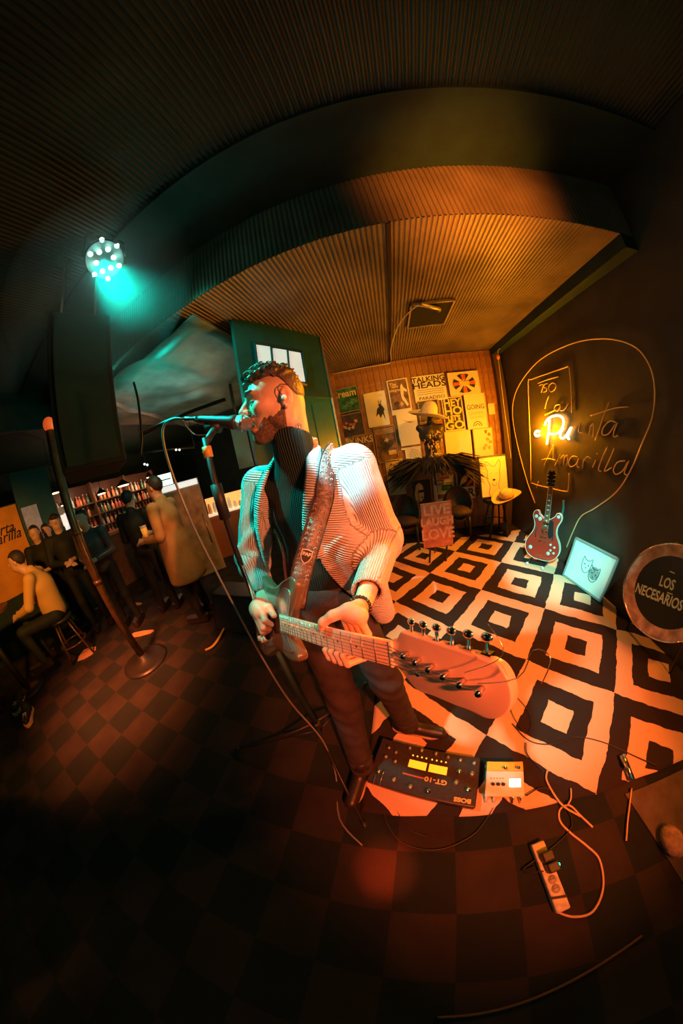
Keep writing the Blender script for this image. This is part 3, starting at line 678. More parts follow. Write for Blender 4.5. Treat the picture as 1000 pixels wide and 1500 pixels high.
MB().cyl(FL @ Vector((-.1, 0.01, -.01)), Vector((.34, YL + .02, .012)), .012).build('leg', m_black_fr, lv, smooth=True)
MB().cyl(FL @ Vector((.1, 0.01, -.01)), Vector((.54, YL + .02, .012)), .012).build('leg', m_black_fr, lv, smooth=True)
MB().cyl(FL @ Vector((0, 0.2, -.018)), Vector((.45, YL + .26, .012)), .010).build('leg', m_black_fr, lv, smooth=True)
m_tub = mat('dark_upholstery', (0.05, 0.022, 0.014), 0.7, noise=0.4, nscale=14, bump=0.8, bscale=40)
def tub_chair(c, r, label):
    t = thing('tub_chair', label, 'chair', c, 'dark chairs by the board wall')
    def fs(P): return elli(P, (c[0], c[1], .42), (r, r * .9, .07))
    def fb(P):
        d = elli(P, (c[0], c[1] + .03, .50), (r * 1.08, r, .27)); d = np.maximum(d, -elli(P, (c[0], c[1] - r * .5, .58), (r * .85, r * 1.05, .26)))
        return d
    sdf_obj('seat', fs, (c[0] - .4, c[1] - .4, .3), (c[0] + .4, c[1] + .4, .55), .018, m_tub, t)
    sdf_obj('backrest', fb, (c[0] - .4, c[1] - .4, .2), (c[0] + .4, c[1] + .4, .82), .018, m_tub, t)
    for sx in (-1, 1):
        for sy in (-1, 1): MB().cyl((c[0] + sx * r * .6, c[1] + sy * r * .55, .36), (c[0] + sx * r * .7, c[1] + sy * r * .65, .012), .014).build('leg', m_black_fr, t, smooth=True)
tub_chair((0.12, 2.95, 0), .21, 'dark round tub chair left of the word board')
tub_chair((0.88, 3.06, 0), .20, 'dark round tub chair right of the word board')
# ---------------------------------------------------------------- guitars
m_chrome = mat('chrome', (0.85, 0.85, 0.85), 0.15, metal=1.0); m_string = mat('string_steel', (0.75, 0.72, 0.68), 0.25, metal=1.0)
m_fretb = mat('rosewood', (0.16, 0.07, 0.035), 0.45, noise=0.3, nscale=30); m_bind = mat('cream_binding', (0.85, 0.80, 0.68), 0.35)
def guitar(root, F, k, scale, spec):
    """local frame: origin at the nut, +x to the headstock, +z out of the face, y across; k scales everything"""
    T = F @ Matrix.Scale(k, 4)
    def pr(name, out, z0, z1, m, par=root, bev=0.0):
        o = MB().prism(out, z0, z1, T).build(name, m, par)
        if bev: bevel(o, bev * k, 3); wn(o)
        return o
    def tb(name, pts, r, m, par=root, n=8):
        return MB().tube([T @ Vector(p) for p in pts], [q * k for q in r] if hasattr(r, '__len__') else r * k, n).build(name, m, par, smooth=True)
    fb = spec['board_end']
    # neck, rounded behind
    V = []; Fc = []; n = 9; xs = [0.0, -fb * .5, -fb]
    for x in xs:
        hw = .0215 + (.028 - .0215) * (-x / .46); dp = .020
        for i in range(n):
            a = math.pi * i / (n - 1); V.append(T @ Vector((x, hw * math.cos(a), -.001 - dp * math.sin(a))))
    Fc = [(j * n + i, j * n + i + 1, (j + 1) * n + i + 1, (j + 1) * n + i) for j in range(2) for i in range(n - 1)] + [(j * n, (j + 1) * n, (j + 1) * n + n - 1, j * n + n - 1) for j in range(2)]
    Fc += [list(range(n))[::-1], [2 * n + i for i in range(n)]]
    link_mesh('neck', V, Fc, spec['neck'], root, True)
    w1 = .0215 + .0065 * fb / .46
    pr('fretboard', [(0, -.0215), (0, .0215), (-fb, w1), (-fb, -w1)], 0, .005, spec['board'])
    if spec.get('binding'):
        for s in (-1, 1): tb('binding', [(0, s * .022, .004), (-fb, s * (w1 + .0005), .004)], .0015, m_bind, n=5)
    fm = None
    for i in range(1, spec['frets'] + 1):
        x = -scale * (1 - 2 ** (-i / 12)); hw = .0215 + .0065 * (-x / .46)
        tb('fret', [(x, -hw, .0052), (x, hw, .0052)], .0011, m_string, n=4)
        if i in (3, 5, 7, 9, 12, 15, 17, 19):
            xm = -scale * (1 - 2 ** (-(i - .5) / 12))
            if spec.get('blocks'): pr('fret_marker', [(xm - .006, -.011), (xm + .006, -.011), (xm + .006, .011), (xm - .006, .011)], .005, .0054, m_bind)
            else: tb('fret_marker', [(xm, 0, .005), (xm, 0, .0054)], .003, m_ink, n=10)
    pr('nut', [(0, -.022), (.004, -.022), (.004, .022), (0, .022)], 0, .008, m_bind)
    body = pr('body', spec['outline'], -spec['thick'], spec.get('face', 0.0), spec['bodymat'], bev=.010)
    return T, pr, tb, body
def curve_out(pts, k=6):
    P = [Vector((x, y, 0)) for x, y in pts]; P2 = P[-2:] + P + P[:3]; out = []
    for i in range(2, len(P) + 2):
        p0, p1, p2, p3 = P2[i - 1], P2[i], P2[i + 1], P2[i + 2]
        for j in range(k):
            t = j / k; q = 0.5 * ((2 * p1) + (p2 - p0) * t + (2 * p0 - 5 * p1 + 4 * p2 - p3) * t * t + (3 * p1 - p0 - 3 * p2 + p3) * t ** 3); out.append((q.x, q.y))
    return out

# ---- the guitar the singer plays: cream six-in-line headstock, silver-faced dark body
NUT = Vector(ray(575, 957) * .375) + Vector((0, 0, CAM_H)); BRG = Vector(ray(387, 903) * .87) + Vector((0, 0, CAM_H))
GX = (NUT - BRG).normalized(); GZ = Vector((-.62, -.70, .36)); GK = (NUT - BRG).length / .640
GF = frame(NUT, GX, GZ)
m_maple = mat('pale_maple', (0.82, 0.56, 0.40), 0.28, noise=0.08, nscale=12, coat=0.4)
m_silver = mat('silver_burst_finish', (0.55, 0.53, 0.50), 0.22, metal=0.85); m_gbody = mat('dark_body_finish', (0.14, 0.085, 0.05), 0.25, coat=0.8)
g1 = thing('electric_guitar', 'cream-necked electric guitar with a long pale headstock, played by the singer', 'guitar', tuple(BRG))
out1 = curve_out([(-.395, .030), (-.36, .075), (-.335, .125), (-.365, .150), (-.43, .140), (-.50, .120), (-.57, .125), (-.66, .165), (-.76, .155), (-.80, .08), (-.81, 0), (-.80, -.08), (-.77, -.15), (-.68, -.175), (-.59, -.135), (-.52, -.115), (-.44, -.125), (-.385, -.115), (-.375, -.09), (-.405, -.055), (-.42, -.03)])
T1, pr1, tb1, body1 = guitar(g1, GF, GK, .640, dict(board_end=.465, neck=m_maple, board=m_maple, frets=21, outline=out1, thick=.042, bodymat=m_gbody, face=-.002))
pr1('pickguard', curve_out([(-.40, .035), (-.37, .10), (-.42, .115), (-.50, .09), (-.60, .095), (-.68, .10), (-.66, .03), (-.70, -.06), (-.66, -.12), (-.56, -.10), (-.48, -.09), (-.40, -.085), (-.425, -.04)]), -.002, .002, m_silver, bev=.001)
for x in (-.505, -.555, -.605): pr1('pickup', curve_out([(x - .010, -.035), (x + .010, -.035), (x + .010, .035), (x - .010, .035)], 3), .002, .010, m_ink)
pr1('bridge', [(-.655, -.036), (-.63, -.036), (-.63, .036), (-.655, .036)], .002, .012, m_chrome, bev=.002)
for x, y in ((-.63, -.085), (-.67, -.10), (-.71, -.10)): tb1('knob', [(x, y, 0), (x, y, .016)], .011, m_bind, n=14)
# headstock tilts back and down from the nut
HT = Vector(ray(741, 1021)); b_ = NUT - Vector((0, 0, CAM_H)); L_ = .190
bb = b_.dot(HT); disc = bb * bb - (b_.length_squared - L_ * L_); dT = bb - math.sqrt(max(0, disc)) if disc > 0 else bb
dT = max(dT, .27); TIP = HT * dT + Vector((0, 0, CAM_H)); HL = (TIP - NUT).length
HF = frame(NUT, TIP - NUT, GZ); hk_ = HL / .19
TH = HF @ Matrix.Scale(hk_, 4)
ho = curve_out([(.0, .0215), (.012, .026), (.022, .040), (.036, .042), (.10, .040), (.165, .036), (.187, .026), (.196, .0), (.190, -.022), (.170, -.036), (.145, -.036), (.120, -.038), (.085, -.040), (.060, -.044), (.042, -.040), (.024, -.028), (.010, -.0225), (.0, -.0215)], 4)
hs = MB().prism(ho, -.017, .0, TH).build('headstock', m_maple, g1); bevel(hs, .004, 3); wn(hs)
for i in range(6):
    x = .040 + i * .0245; y = .016 - .002 * i
    MB().tube([TH @ Vector((x, y - .004, 0)), TH @ Vector((x, y - .004, .012))], .0032 * hk_, 10).build('string_post', m_chrome, g1, smooth=True)
    MB().tube([TH @ Vector((x, y - .004, .0105)), TH @ Vector((x + .003, y - .004, .0135))], .0042 * hk_, 10).build('string_post', m_chrome, g1, smooth=True)
    tn = MB().tube([TH @ Vector((x, .036, -.009)), TH @ Vector((x, .052, -.009))], .0025 * hk_, 8)
    tn.box(TH @ Vector((x, .036, -.010)), (.012 * hk_, .010 * hk_, .010 * hk_), HF.to_3x3())
    tn = tn.build('tuner', m_chrome, g1, smooth=False)
    MB().ball((0, 0, 0), 1, 10, 6)
    kb = MB(); kb.ball((0, 0, 0), (.0075, .006, .0035), 12, 8); A = TH @ Matrix.Translation((x, .058, -.009)); kb.v = [tuple(A @ Vector(v)) for v in kb.v]
    kb.build('tuner_button', m_chrome, tn, smooth=True)
    p0 = TH @ Vector((x, y - .004, .008)); yn = .016 - i * .0064; pn = T1 @ Vector((0.002, yn, .0085)); pb = T1 @ Vector((-.642, yn * 1.55, .013))
    MB().tube([p0, pn, pb], .0006, 4).build('string', m_string, g1, smooth=True)
MB().tube([TH @ Vector((.062, -.012, 0)), TH @ Vector((.062, -.012, .006))], .004 * hk_).build('string_tree', m_chrome, g1, smooth=True)
for q, w in (((.182, .012), ((.205, .03), (.22, .06), (.235, .055), (.228, .03))), ((.165, .02), ((.19, .05), (.175, .08)))):
    MB().tube(smooth_path([TH @ Vector((q[0] - .02, q[1], .010))] + [TH @ Vector((a, c, .008)) for a, c in w], 4), .0005, 4).build('string_end', m_string, g1, smooth=True)

# ---- red semi-hollow guitar on a floor stand in the corner
m_cherry = mat('cherry_red_finish', (0.60, 0.035, 0.02), 0.2, coat=1.0)
gb = at(790, 806, 1, 2.12); gt_ = at(812, 655, 0, 1.76)
gb = Vector((1.56, 2.10, 0.12)); gt_ = at(808, 688, 0, 1.72)
GX2 = (gt_ - gb).normalized(); G2N = gb + GX2 * .74
GF2 = frame(G2N, GX2, Vector((-.80, -.60, .25)))
g2 = thing('electric_guitar', 'glossy red semi-hollow guitar standing in the corner under the neon sign', 'guitar', tuple(gb))
out2 = curve_out([(-.34, .028), (-.325, .055), (-.30, .085), (-.27, .10), (-.262, .125), (-.285, .15), (-.33, .155), (-.39, .13), (-.44, .122), (-.50, .135), (-.57, .175), (-.65, .195), (-.73, .17), (-.78, .10), (-.79, 0), (-.78, -.10), (-.73, -.17), (-.65, -.195), (-.57, -.175), (-.50, -.135), (-.44, -.122), (-.39, -.13), (-.33, -.155), (-.285, -.15), (-.262, -.125), (-.27, -.10), (-.30, -.085), (-.325, -.055), (-.34, -.028)], 4)
T2, pr2, tb2, body2 = guitar(g2, GF2, 1.0, .628, dict(board_end=.44, neck=m_cherry, board=m_fretb, frets=20, outline=out2, thick=.045, bodymat=m_cherry, binding=True, blocks=True))
MB().tube([T2 @ Vector((x, y, .001)) for x, y in out2 + out2[:1]], .0032, 6).build('binding', m_bind, g2, smooth=True)
MB().tube([T2 @ Vector((x, y, -.044)) for x, y in out2 + out2[:1]], .0032, 6).build('binding', m_bind, g2, smooth=True)
pr2('pickguard', curve_out([(-.36, -.035), (-.35, -.075), (-.40, -.085), (-.50, -.095), (-.535, -.075), (-.53, -.05), (-.46, -.037)]), .003, .007, mat('black_plastic', (0.02, 0.02, 0.02), 0.25), bev=.001)
for x in (-.385, -.475): pr2('pickup', [(x - .019, -.034), (x + .019, -.034), (x + .019, .034), (x - .019, .034)], .001, .014, m_chrome, bev=.003)
pr2('bridge', [(-.545, -.042), (-.53, -.042), (-.53, .042), (-.545, .042)], .004, .016, m_chrome, bev=.002)
pr2('tailpiece', [(-.60, -.045), (-.58, -.045), (-.58, .045), (-.60, .045)], .004, .016, m_chrome, bev=.003)
for x, y in ((-.60, -.09), (-.66, -.10), (-.62, -.135), (-.68, -.14)): tb2('knob', [(x, y, 0), (x, y, .016)], .012, m_bind, n=14)
for x, y, r in ((-.33, .12, .020), (-.35, .075, .022), (-.68, .13, .022), (-.70, -.08, .02), (-.30, -.12, .018)): tb2('sticker', [(x, y, .001), (x, y, .0022)], r, mat('pale_sticker', (0.75, 0.78, 0.74), 0.5), n=16)
for s in (-1, 1): tb2('sound_hole', [(-.44, s * .085, .0005), (-.50, s * .10, .0012), (-.56, s * .095, .0005)], [.004, .006, .004], m_ink)
hs2 = MB().prism([(0, -.022), (.02, -.036), (.13, -.040), (.17, -.022), (.155, 0), (.17, .022), (.13, .040), (.02, .036), (0, .022)], -.014, 0, T2).build('headstock', mat('black_gloss', (0.015, 0.013, 0.012), 0.15), g2)
for i in range(3):
    for s in (-1, 1):
        tb2('tuner', [(.04 + .04 * i, s * .022, .008), (.04 + .04 * i, s * .052, -.006)], .0035, m_chrome)
for i in range(6):
    yn = .0175 - i * .007; MB().tube([T2 @ Vector((.05 + .03 * (i % 3), yn, .004)), T2 @ Vector((0, yn, .009)), T2 @ Vector((-.59, yn * 1.45, .016))], .0006, 4).build('string', m_string, g2, smooth=True)
gs = thing('guitar_stand', 'black folding stand under the red guitar with pale rubber feet', 'stand', (1.6, 2.15, 0.012))
yk = [T2 @ Vector((-.80, y, -.03)) for y in (-.09, .09)]; bk = T2 @ Vector((-.55, 0, -.10))
for p in yk:
    MB().tube([p + Vector((0, 0, -.01)), T2 @ Vector((-.80, (p - yk[0]).length and .09 or -.09, .03))], .010).build('cradle', m_black_fr, gs, smooth=True)
    MB().tube([p, bk], .008).build('upright', m_black_fr, gs, smooth=True)
    MB().tube([p, Vector((p.x - .10, p.y - .06, .03))], .009).build('leg', m_black_fr, gs, smooth=True)
    MB().ball((p.x - .10, p.y - .06, .03), .017, 8, 6).build('foot', mat('pale_rubber', (0.7, 0.72, 0.68), 0.6), gs, smooth=True)
MB().tube([bk, (1.80, 2.35, .03)], .009).build('leg', m_black_fr, gs, smooth=True)

# ---- framed drawing of two cats, leaning
FCp = [at(849, 789, 0, 1.80), at(912, 823, 0, 1.82), at(875, 876, 2, .022), at(819, 839, 2, .022)]
cf = thing('cat_portrait', 'glazed frame with a drawing of two cats leaning beside the drum', 'picture', (1.72, 1.6, 0.02))
c0 = sum(FCp, Vector()) / 4; X_ = ((FCp[1] - FCp[0]) + (FCp[2] - FCp[3])).normalized(); Y_ = ((FCp[0] - FCp[3]) + (FCp[1] - FCp[2])).normalized(); Zc = X_.cross(Y_).normalized()
if Zc.dot(Vector((0, 0, CAM_H)) - c0) < 0: Zc = -Zc
wC = ((FCp[1] - FCp[0]).length + (FCp[2] - FCp[3]).length) / 4; hC = ((FCp[0] - FCp[3]).length + (FCp[1] - FCp[2]).length) / 4
FC = frame(c0, X_, Zc)
mb = MB(); t = .016
for q in ((-wC, -hC, wC, -hC + t), (-wC, hC - t, wC, hC), (-wC, -hC, -wC + t, hC), (wC - t, -hC, wC, hC)): fbox(mb, *q, -.006, .014, FC)
mb.build('frame', mat('grey_frame', (0.30, 0.34, 0.33), 0.35), cf)
fbox(MB(), -wC + t * .5, -hC + t * .5, wC - t * .5, hC - t * .5, -.004, .003, FC).build('paper', mat('white_paper', (0.82, 0.84, 0.82), 0.6), cf)
sg = 1 if FC.to_3x3() @ Vector((0, 1, 0)) @ Y_ > 0 else -1 if False else (1 if (FC.to_3x3() @ Vector((0, 1, 0))).dot(Y_) > 0 else -1)
def cat(cx, cy, s, m, par):
    q = [(-.05, -.04), (-.055, .01), (-.05, .06), (-.025, .04), (.02, .04), (.045, .065), (.052, .01), (.045, -.04), (.02, -.075), (-.02, -.075), (-.05, -.04)]
    line([(cx + x * s, (cy + y * s) * sg) for x, y in q], FC, m, par, .0028, 4, zz=.005)
    for x in (-.022, .022): MB().ball(FC @ Vector((cx + x * s, (cy - .005 * s) * sg, .004)), .006 * s, 6, 4).build('drawing', m_ink, par, smooth=True)
    MB().ball(FC @ Vector((cx, (cy - .035 * s) * sg, .004)), .005 * s, 6, 4).build('drawing', m_ink, par, smooth=True)
cat(-.03, .02, 1.0, mat('blue_grey_pencil', (0.12, 0.22, 0.22), 0.8), cf)
bl = FC @ Vector((.075, -.02 * sg, .0032)); o = MB().prism([(.075 + .052 * math.cos(a) , (-.02 + .062 * math.sin(a)) * sg) for a in [2 * math.pi * k / 20 for k in range(20)]], .003, .0038, FC).build('drawing', mat('grey_wash', (0.30, 0.36, 0.36), 0.8, noise=0.5, nscale=40), cf)
cat(.075, -.02, 1.0, m_ink, cf)

# ---- bass drum lying tilted, dark head with pale block lettering
m_dhoop = mat('worn_drum_hoop', (0.34, 0.28, 0.24), 0.45, noise=0.5, nscale=18); m_dhead = mat('black_drum_head', (0.012, 0.025, 0.022), 0.35)
DC = ad(979, 868, 2.02); DN = (Vector((0, .05, CAM_H)) - DC).normalized(); DN = (DN + Vector((-.25, .10, -.15))).normalized()
dc_l = at(908, 868, 0, 1.56)
dr = thing('bass_drum', 'bass drum with a worn hoop and a black head lettered in pale capitals', 'drum', (1.66, .74, .02))
DR = .275
MB().lathe(DC - DN * .16, DN, [(DR - .012, 0), (DR - .012, .16), (DR - .05, .162)], 48).build('shell', mat('drum_shell', (0.12, 0.09, 0.07), 0.35, noise=0.3, nscale=20), dr, smooth=False)
hp = MB(); n = 48; u = DN.orthogonal().normalized(); w = DN.cross(u); prof = [(DR, -.03), (DR + .012, -.03), (DR + .012, .02), (DR + .004, .026), (DR - .062, .014), (DR - .062, .006), (DR, .004)]
V = [DC + DN * h_ + (u * math.cos(2 * math.pi * k / n) + w * math.sin(2 * math.pi * k / n)) * r for r, h_ in prof for k in range(n)]
hp.add(V, [(i * n + k, i * n + (k + 1) % n, ((i + 1) % 7) * n + (k + 1) % n, ((i + 1) % 7) * n + k) for i in range(7) for k in range(n)])
hp.build('hoop', m_dhoop, dr, smooth=False)
MB().tube([DC + DN * .022 + (u * math.cos(2 * math.pi * k / 64) + w * math.sin(2 * math.pi * k / 64)) * (DR + .008) for k in range(65)], .006, 6).build('rim', m_chrome, dr, smooth=True)
MB().lathe(DC, DN, [(DR - .060, .0), (DR - .060, .009), (DR - .066, .010)], 48).build('drum_head', m_dhead, dr, smooth=False)
# lettering runs down to the right in the picture
pA = at(927, 858, 0, DC.x); 
def onhead(px, py, off=.0125):
    d = Vector(ray(px, py)); o_ = Vector((0, 0, CAM_H)); t_ = (DC + DN * off - o_).dot(DN) / d.dot(DN); return o_ + d * t_
m_let = mat('pale_teal_letters', (0.45, 0.68, 0.62), 0.6)
l0 = onhead(931, 861); l1 = onhead(1007, 892); Xl = (l1 - l0).normalized()
FLt = frame(l0, Xl, DN); up_ = onhead(935, 840) - l0
sgn = 1 if (FLt.to_3x3() @ Vector((0, 1, 0))).dot(up_) > 0 else -1
text('lettering', 'NECESARIOS', FLt, .086, m_let, dr, .0006, align='LEFT', sx=.62, bold=.002)
l2 = onhead(966, 851); text('lettering', 'LOS', frame(l2, Xl, DN), .085, m_let, dr, .0006, align='LEFT', sx=.62, bold=.002)
for k in (0,): 
    q = onhead(981, 837); q2 = onhead(988, 840); MB().tube([q, q2], .0035, 4).build('lettering', m_let, dr); q = onhead(977, 868); q2 = onhead(985, 871); MB().tube([q, q2], .0035, 4).build('lettering', m_let, dr)
for a in range(8):
    p = DC + (u * math.cos(a * math.pi / 4 + .3) + w * math.sin(a * math.pi / 4 + .3)) * (DR + .012)
    MB().tube([p - DN * .02, p - DN * .09], .006, 6).build('tension_rod', m_chrome, dr, smooth=True)
for s in (-1, 1): MB().tube([DC - DN * .08 + Vector((0, s * .2, -.1)), (DC.x + .10, DC.y + s * .22, .020)], .009).build('leg', m_black_fr, dr, smooth=True)

# ---------------------------------------------------------------- pedals and power strip on the stage floor
def tilted(c, ang, z, pitch=0.0): return Matrix.Translation((c[0], c[1], z)) @ Matrix.Rotation(ang, 4, 'Z') @ Matrix.Rotation(pitch, 4, 'X')
m_pedal = mat('charcoal_pedal_case', (0.045, 0.03, 0.025), 0.4, metal=0.3, noise=0.2, nscale=60); m_lcd = mat('amber_display', (0.9, 0.5, 0.05), 0.4, emit=1.3, ecol=(1.0, 0.42, 0.015))
m_led = mat('amber_led', (1.0, 0.6, 0.1), 0.3, emit=2.5, ecol=(1.0, 0.40, 0.03)); m_gold = mat('orange_lettering', (0.85, 0.42, 0.08), 0.5)
PA = math.atan2(-.118, .47)
PF = tilted((.075, .335), PA, .032, math.radians(0))
pb = thing('effects_board', 'long dark effects board with two amber displays and rows of switches', 'pedal', (.075, .335, .03))
case = MB().prism(curve_out([(-.245, -.11), (.245, -.11), (.245, .11), (-.245, .11)], 5), -.004, .046, PF)
case = MB().prism([(-.25, -.118), (.245, -.118), (.245, .115), (-.25, .115)], -.004, .046, PF).build('case', m_pedal, pb); bevel(case, .008, 3)
def pbx(name, x0, y0, x1, y1, z0, z1, m, F=PF, par=pb): return MB().prism([(x0, y0), (x1, y0), (x1, y1), (x0, y1)], z0, z1, F).build(name, m, par)
pbx('display', -.085, .005, .0, .042, .046, .049, m_lcd); pbx('display', .012, .005, .097, .042, .046, .049, m_lcd)
for i in range(8):
    x = -.075 + i * .022 + (.006 if i > 3 else 0); p = PF @ Vector((x, .065, .048)); MB().ball(p, (.004, .004, .003), 8, 4).build('indicator', m_led, pb, smooth=True)
for i, (x, y) in enumerate([(-.10, .095), (-.04, .098), (.03, .095), (.09, .09), (.15, .085), (.215, .08), (-.20, .07), (-.16, .055), (-.20, .02), (-.15, .01)]):
    MB().tube([PF @ Vector((x, y, .045)), PF @ Vector((x, y, .060))], .009, 14).build('knob', m_steel, pb, smooth=True)
for i, (x, y) in enumerate([(-.21, -.06), (-.13, -.075), (.15, .03), (.145, -.02), (.20, -.045), (.21, .03), (.03, -.085), (-.05, -.085)]):
    MB().tube([PF @ Vector((x, y, .045)), PF @ Vector((x, y, .058))], .012, 16).build('foot_switch', m_chrome if i % 2 == 0 else m_steel, pb, smooth=True)
for x in (-.215, -.185):  # expression pedal rods at the left end
    MB().tube([PF @ Vector((x, -.12, .05)), PF @ Vector((x, -.045, .056))], .003).build('rail', m_chrome, pb, smooth=True)
R180 = Matrix.Rotation(math.pi, 4, 'Z')
text('lettering', 'GT-10', PF @ Matrix.Translation((.055, -.030, .0465)) @ R180, .030, m_gold, pb, .0006, sx=1.3, bold=.0008)
text('lettering', 'BOSS', PF @ Matrix.Translation((.185, -.092, .0465)) @ R180, .026, m_gold, pb, .0006, sx=1.25, bold=.0012)
pbx('stripe', -.10, -.035, .0, -.028, .046, .0466, mat('rust_stripe', (0.45, 0.10, 0.03), 0.5))
# smaller pale unit standing on its legs
WF = tilted((.432, .272), math.atan2(-.028, .168), .055, math.radians(14))
wp = thing('vocal_unit', 'small white and orange effects unit with a lit screen, raised on legs', 'pedal', (.432, .272, .01))
m_wh = mat('pale_metal_case', (0.72, 0.62, 0.56), 0.45)
o = MB().prism([(-.088, -.072), (.088, -.072), (.085, .040), (-.085, .040)], 0, .028, WF).build('case', m_wh, wp); bevel(o, .003)
o = MB().prism([(-.085, .040), (.085, .040), (.083, .082), (-.083, .082)], 0, .030, WF).build('top_panel', mat('orange_panel', (0.85, 0.42, 0.04), 0.4), wp); bevel(o, .003)
pbx('screen', .020, -.030, .070, .006, .028, .0296, mat('lit_screen', (0.9, 1, 0.95), 0.4, emit=2.2, ecol=(0.75, 1.0, 0.85)), WF, wp)
for x in (-.055, -.032, -.009): MB().tube([WF @ Vector((x, -.018, .027)), WF @ Vector((x, -.018, .040))], .0075, 12).build('knob', m_ink, wp, smooth=True)
for i in range(5): MB().tube([WF @ Vector((-.064 + i * .0135, .008, .027)), WF @ Vector((-.064 + i * .0135, .008, .031))], .003, 8).build('button', m_red, wp, smooth=True)
for x in (-.005, .055): MB().tube([WF @ Vector((x, .055, .029)), WF @ Vector((x, .055, .052))], .008, 12).build('foot_switch', m_chrome, wp, smooth=True)
for x in (-.075, -.04, .045, .08): MB().tube([WF @ Vector((x, -.066, 0)), Vector((WF @ Vector((x, -.080, 0))) * 1) * 1 + Vector((0, -.015, -.024))], .0055).build('leg', m_chrome if x > 0 else m_wh, wp, smooth=True)
for x in (-.075, .08): MB().tube([WF @ Vector((x, .07, 0)), Vector(((WF @ Vector((x, .07, 0))).x, (WF @ Vector((x, .07, 0))).y, .018))], .0055).build('leg', m_wh, wp, smooth=True)
# power strip
SF = tilted((.552, -.142), math.radians(80), .003)
ps = thing('power_strip', 'beige power strip with plugged adapters lying on the carpet', 'power strip', (.552, -.142, .004))
m_beige = mat('worn_beige_plastic', (0.55, 0.50, 0.38), 0.55, noise=0.3, nscale=40)
SF = frame(Vector((.552, -.142, .003)), Vector((-.045, .245, 0)), (0, 0, 1))
o = pbx('housing', -.135, -.028, .135, .028, 0, .034, m_beige, SF, ps); bevel(o, .006, 2)
for x in (-.05, -.015): 
    MB().tube([SF @ Vector((x, 0, .033)), SF @ Vector((x, 0, .0355))], .017, 16).build('socket', mat('socket_grey', (0.35, 0.32, 0.26), 0.5), ps, smooth=True)
    for q in (-.006, 0, .006): MB().tube([SF @ Vector((x + .002, q, .035)), SF @ Vector((x + .002, q, .0365))], .0018, 6).build('socket_hole', m_ink, ps, smooth=True)
for x, y in ((.075, -.006), (.03, -.010)): o = pbx('adapter', x - .019, y - .024, x + .019, y + .022, .034, .074, m_black_fr, SF, ps); bevel(o, .005)
MB().tube([SF @ Vector((.03, -.034, .06)), SF @ Vector((.03, -.038, .06))], .006, 10).build('pilot_light', mat('teal_pilot', (0, 0.8, 0.6), 0.3, emit=14, ecol=(0.0, 0.9, 0.65)), ps, smooth=True)
pbx('label', .098, -.018, .128, .018, .034, .0345, mat('amber_label', (0.72, 0.50, 0.18), 0.6), SF, ps)
MB().prism([(-.095, -.028), (-.085, -.028), (-.07, .028), (-.08, .028)], .034, .0355, SF).build('tape', m_ink, ps)
def cable(name, pts, r, m, label, cat='cable', group=None, z=None):
    return tag(MB().tube(smooth_path(pts, 5), r, 6).build(name, m, smooth=True), label, cat, group)
def fl(px, z=.018): return [at(x, y, 2, z) for x, y in px]
m_blk = mat('black_rubber', (0.02, 0.018, 0.016), 0.5); m_orc = mat('orange_grey_cable', (0.62, 0.40, 0.22), 0.5)
cable('power_cable', fl([(816, 1336), (840, 1343), (868, 1335), (883, 1300), (878, 1260), (860, 1240), (835, 1220), (820, 1203), (820, 1186), (834, 1180), (852, 1197), (868, 1212)], .006), .005, m_orc, 'pale cable looping from the power strip over the carpet')
cable('signal_cable', fl([(802, 1128), (800, 1142), (812, 1165), (826, 1182), (850, 1196)]), .005, m_orc, 'orange-grey cable crossing the front edge of the rug')
cable('signal_cable', fl([(836, 1155), (836, 1170), (831, 1180)]), .004, m_orc, 'short stub of cable at the rug edge beside the long orange-grey one')
cable('signal_cable', fl([(742, 1010), (765, 1030), (778, 1055), (772, 1075), (760, 1063), (748, 1040), (750, 1020)], .022), .002, m_blk, 'thin black cable coiled on the rug beside the headstock')
cable('signal_cable', fl([(770, 1088), (772, 1105), (790, 1125), (797, 1132)], .022), .003, m_blk, 'black cable running down the rug to the orange-grey cable')
cable('signal_cable', fl([(750, 1060), (775, 1085), (810, 1090), (845, 1080), (885, 1088), (930, 1108), (962, 1122)], .022), .003, m_blk, 'black cable crossing the big rug squares towards the wall')
cable('signal_cable', [SF @ Vector((.03, .03, .06)), SF @ Vector((.06, .08, .01)), (.70, .02, .008), (.66, .18, .01), (.60, .21, .022), (.53, .19, .022)], .003, m_blk, 'black cable from the power strip adapter to the white unit')
cable('signal_cable', fl([(545, 1150), (560, 1175), (566, 1205), (590, 1235), (640, 1245), (690, 1225), (712, 1200), (722, 1183)], .006), .0035, m_blk, 'black cable looping on the carpet before the effects board')
cable('signal_cable', fl([(578, 1163), (580, 1185), (600, 1215), (625, 1225)], .006), .003, m_blk, 'short black cable hanging off the long effects board')
tn_ = thing('metal_clip', 'small shiny dark metal clip lying near the right front edge of the rug', 'clip', tuple(at(918, 1125, 2, .03)))
A = at(912, 1106, 2, .03); B = at(926, 1143, 2, .03)
MB().tube([A, B], .014, 8).build('barrel', m_chrome, tn_, smooth=True); MB().tube([A + Vector((-.02, 0, .005)), (A + B) / 2 + Vector((-.018, 0, .012))], .006, 6).build('lever', m_steel, tn_, smooth=True)
cable('signal_cable', fl([(925, 1155), (922, 1180), (919, 1205), (917, 1232)], .012), .004, m_orc, 'brown cable lying on the edge of the brown floor mat')
ob = at(985, 1232, 2, .04); sb = MB().ball(ob, (.05, .07, .04), 14, 10).build('sandbag', mat('brown_sack', (0.30, 0.20, 0.14), 0.9, noise=0.4, nscale=30, bump=1), smooth=True)
tag(sb, 'small brown weight bag on the brown floor mat by the wall', 'bag')
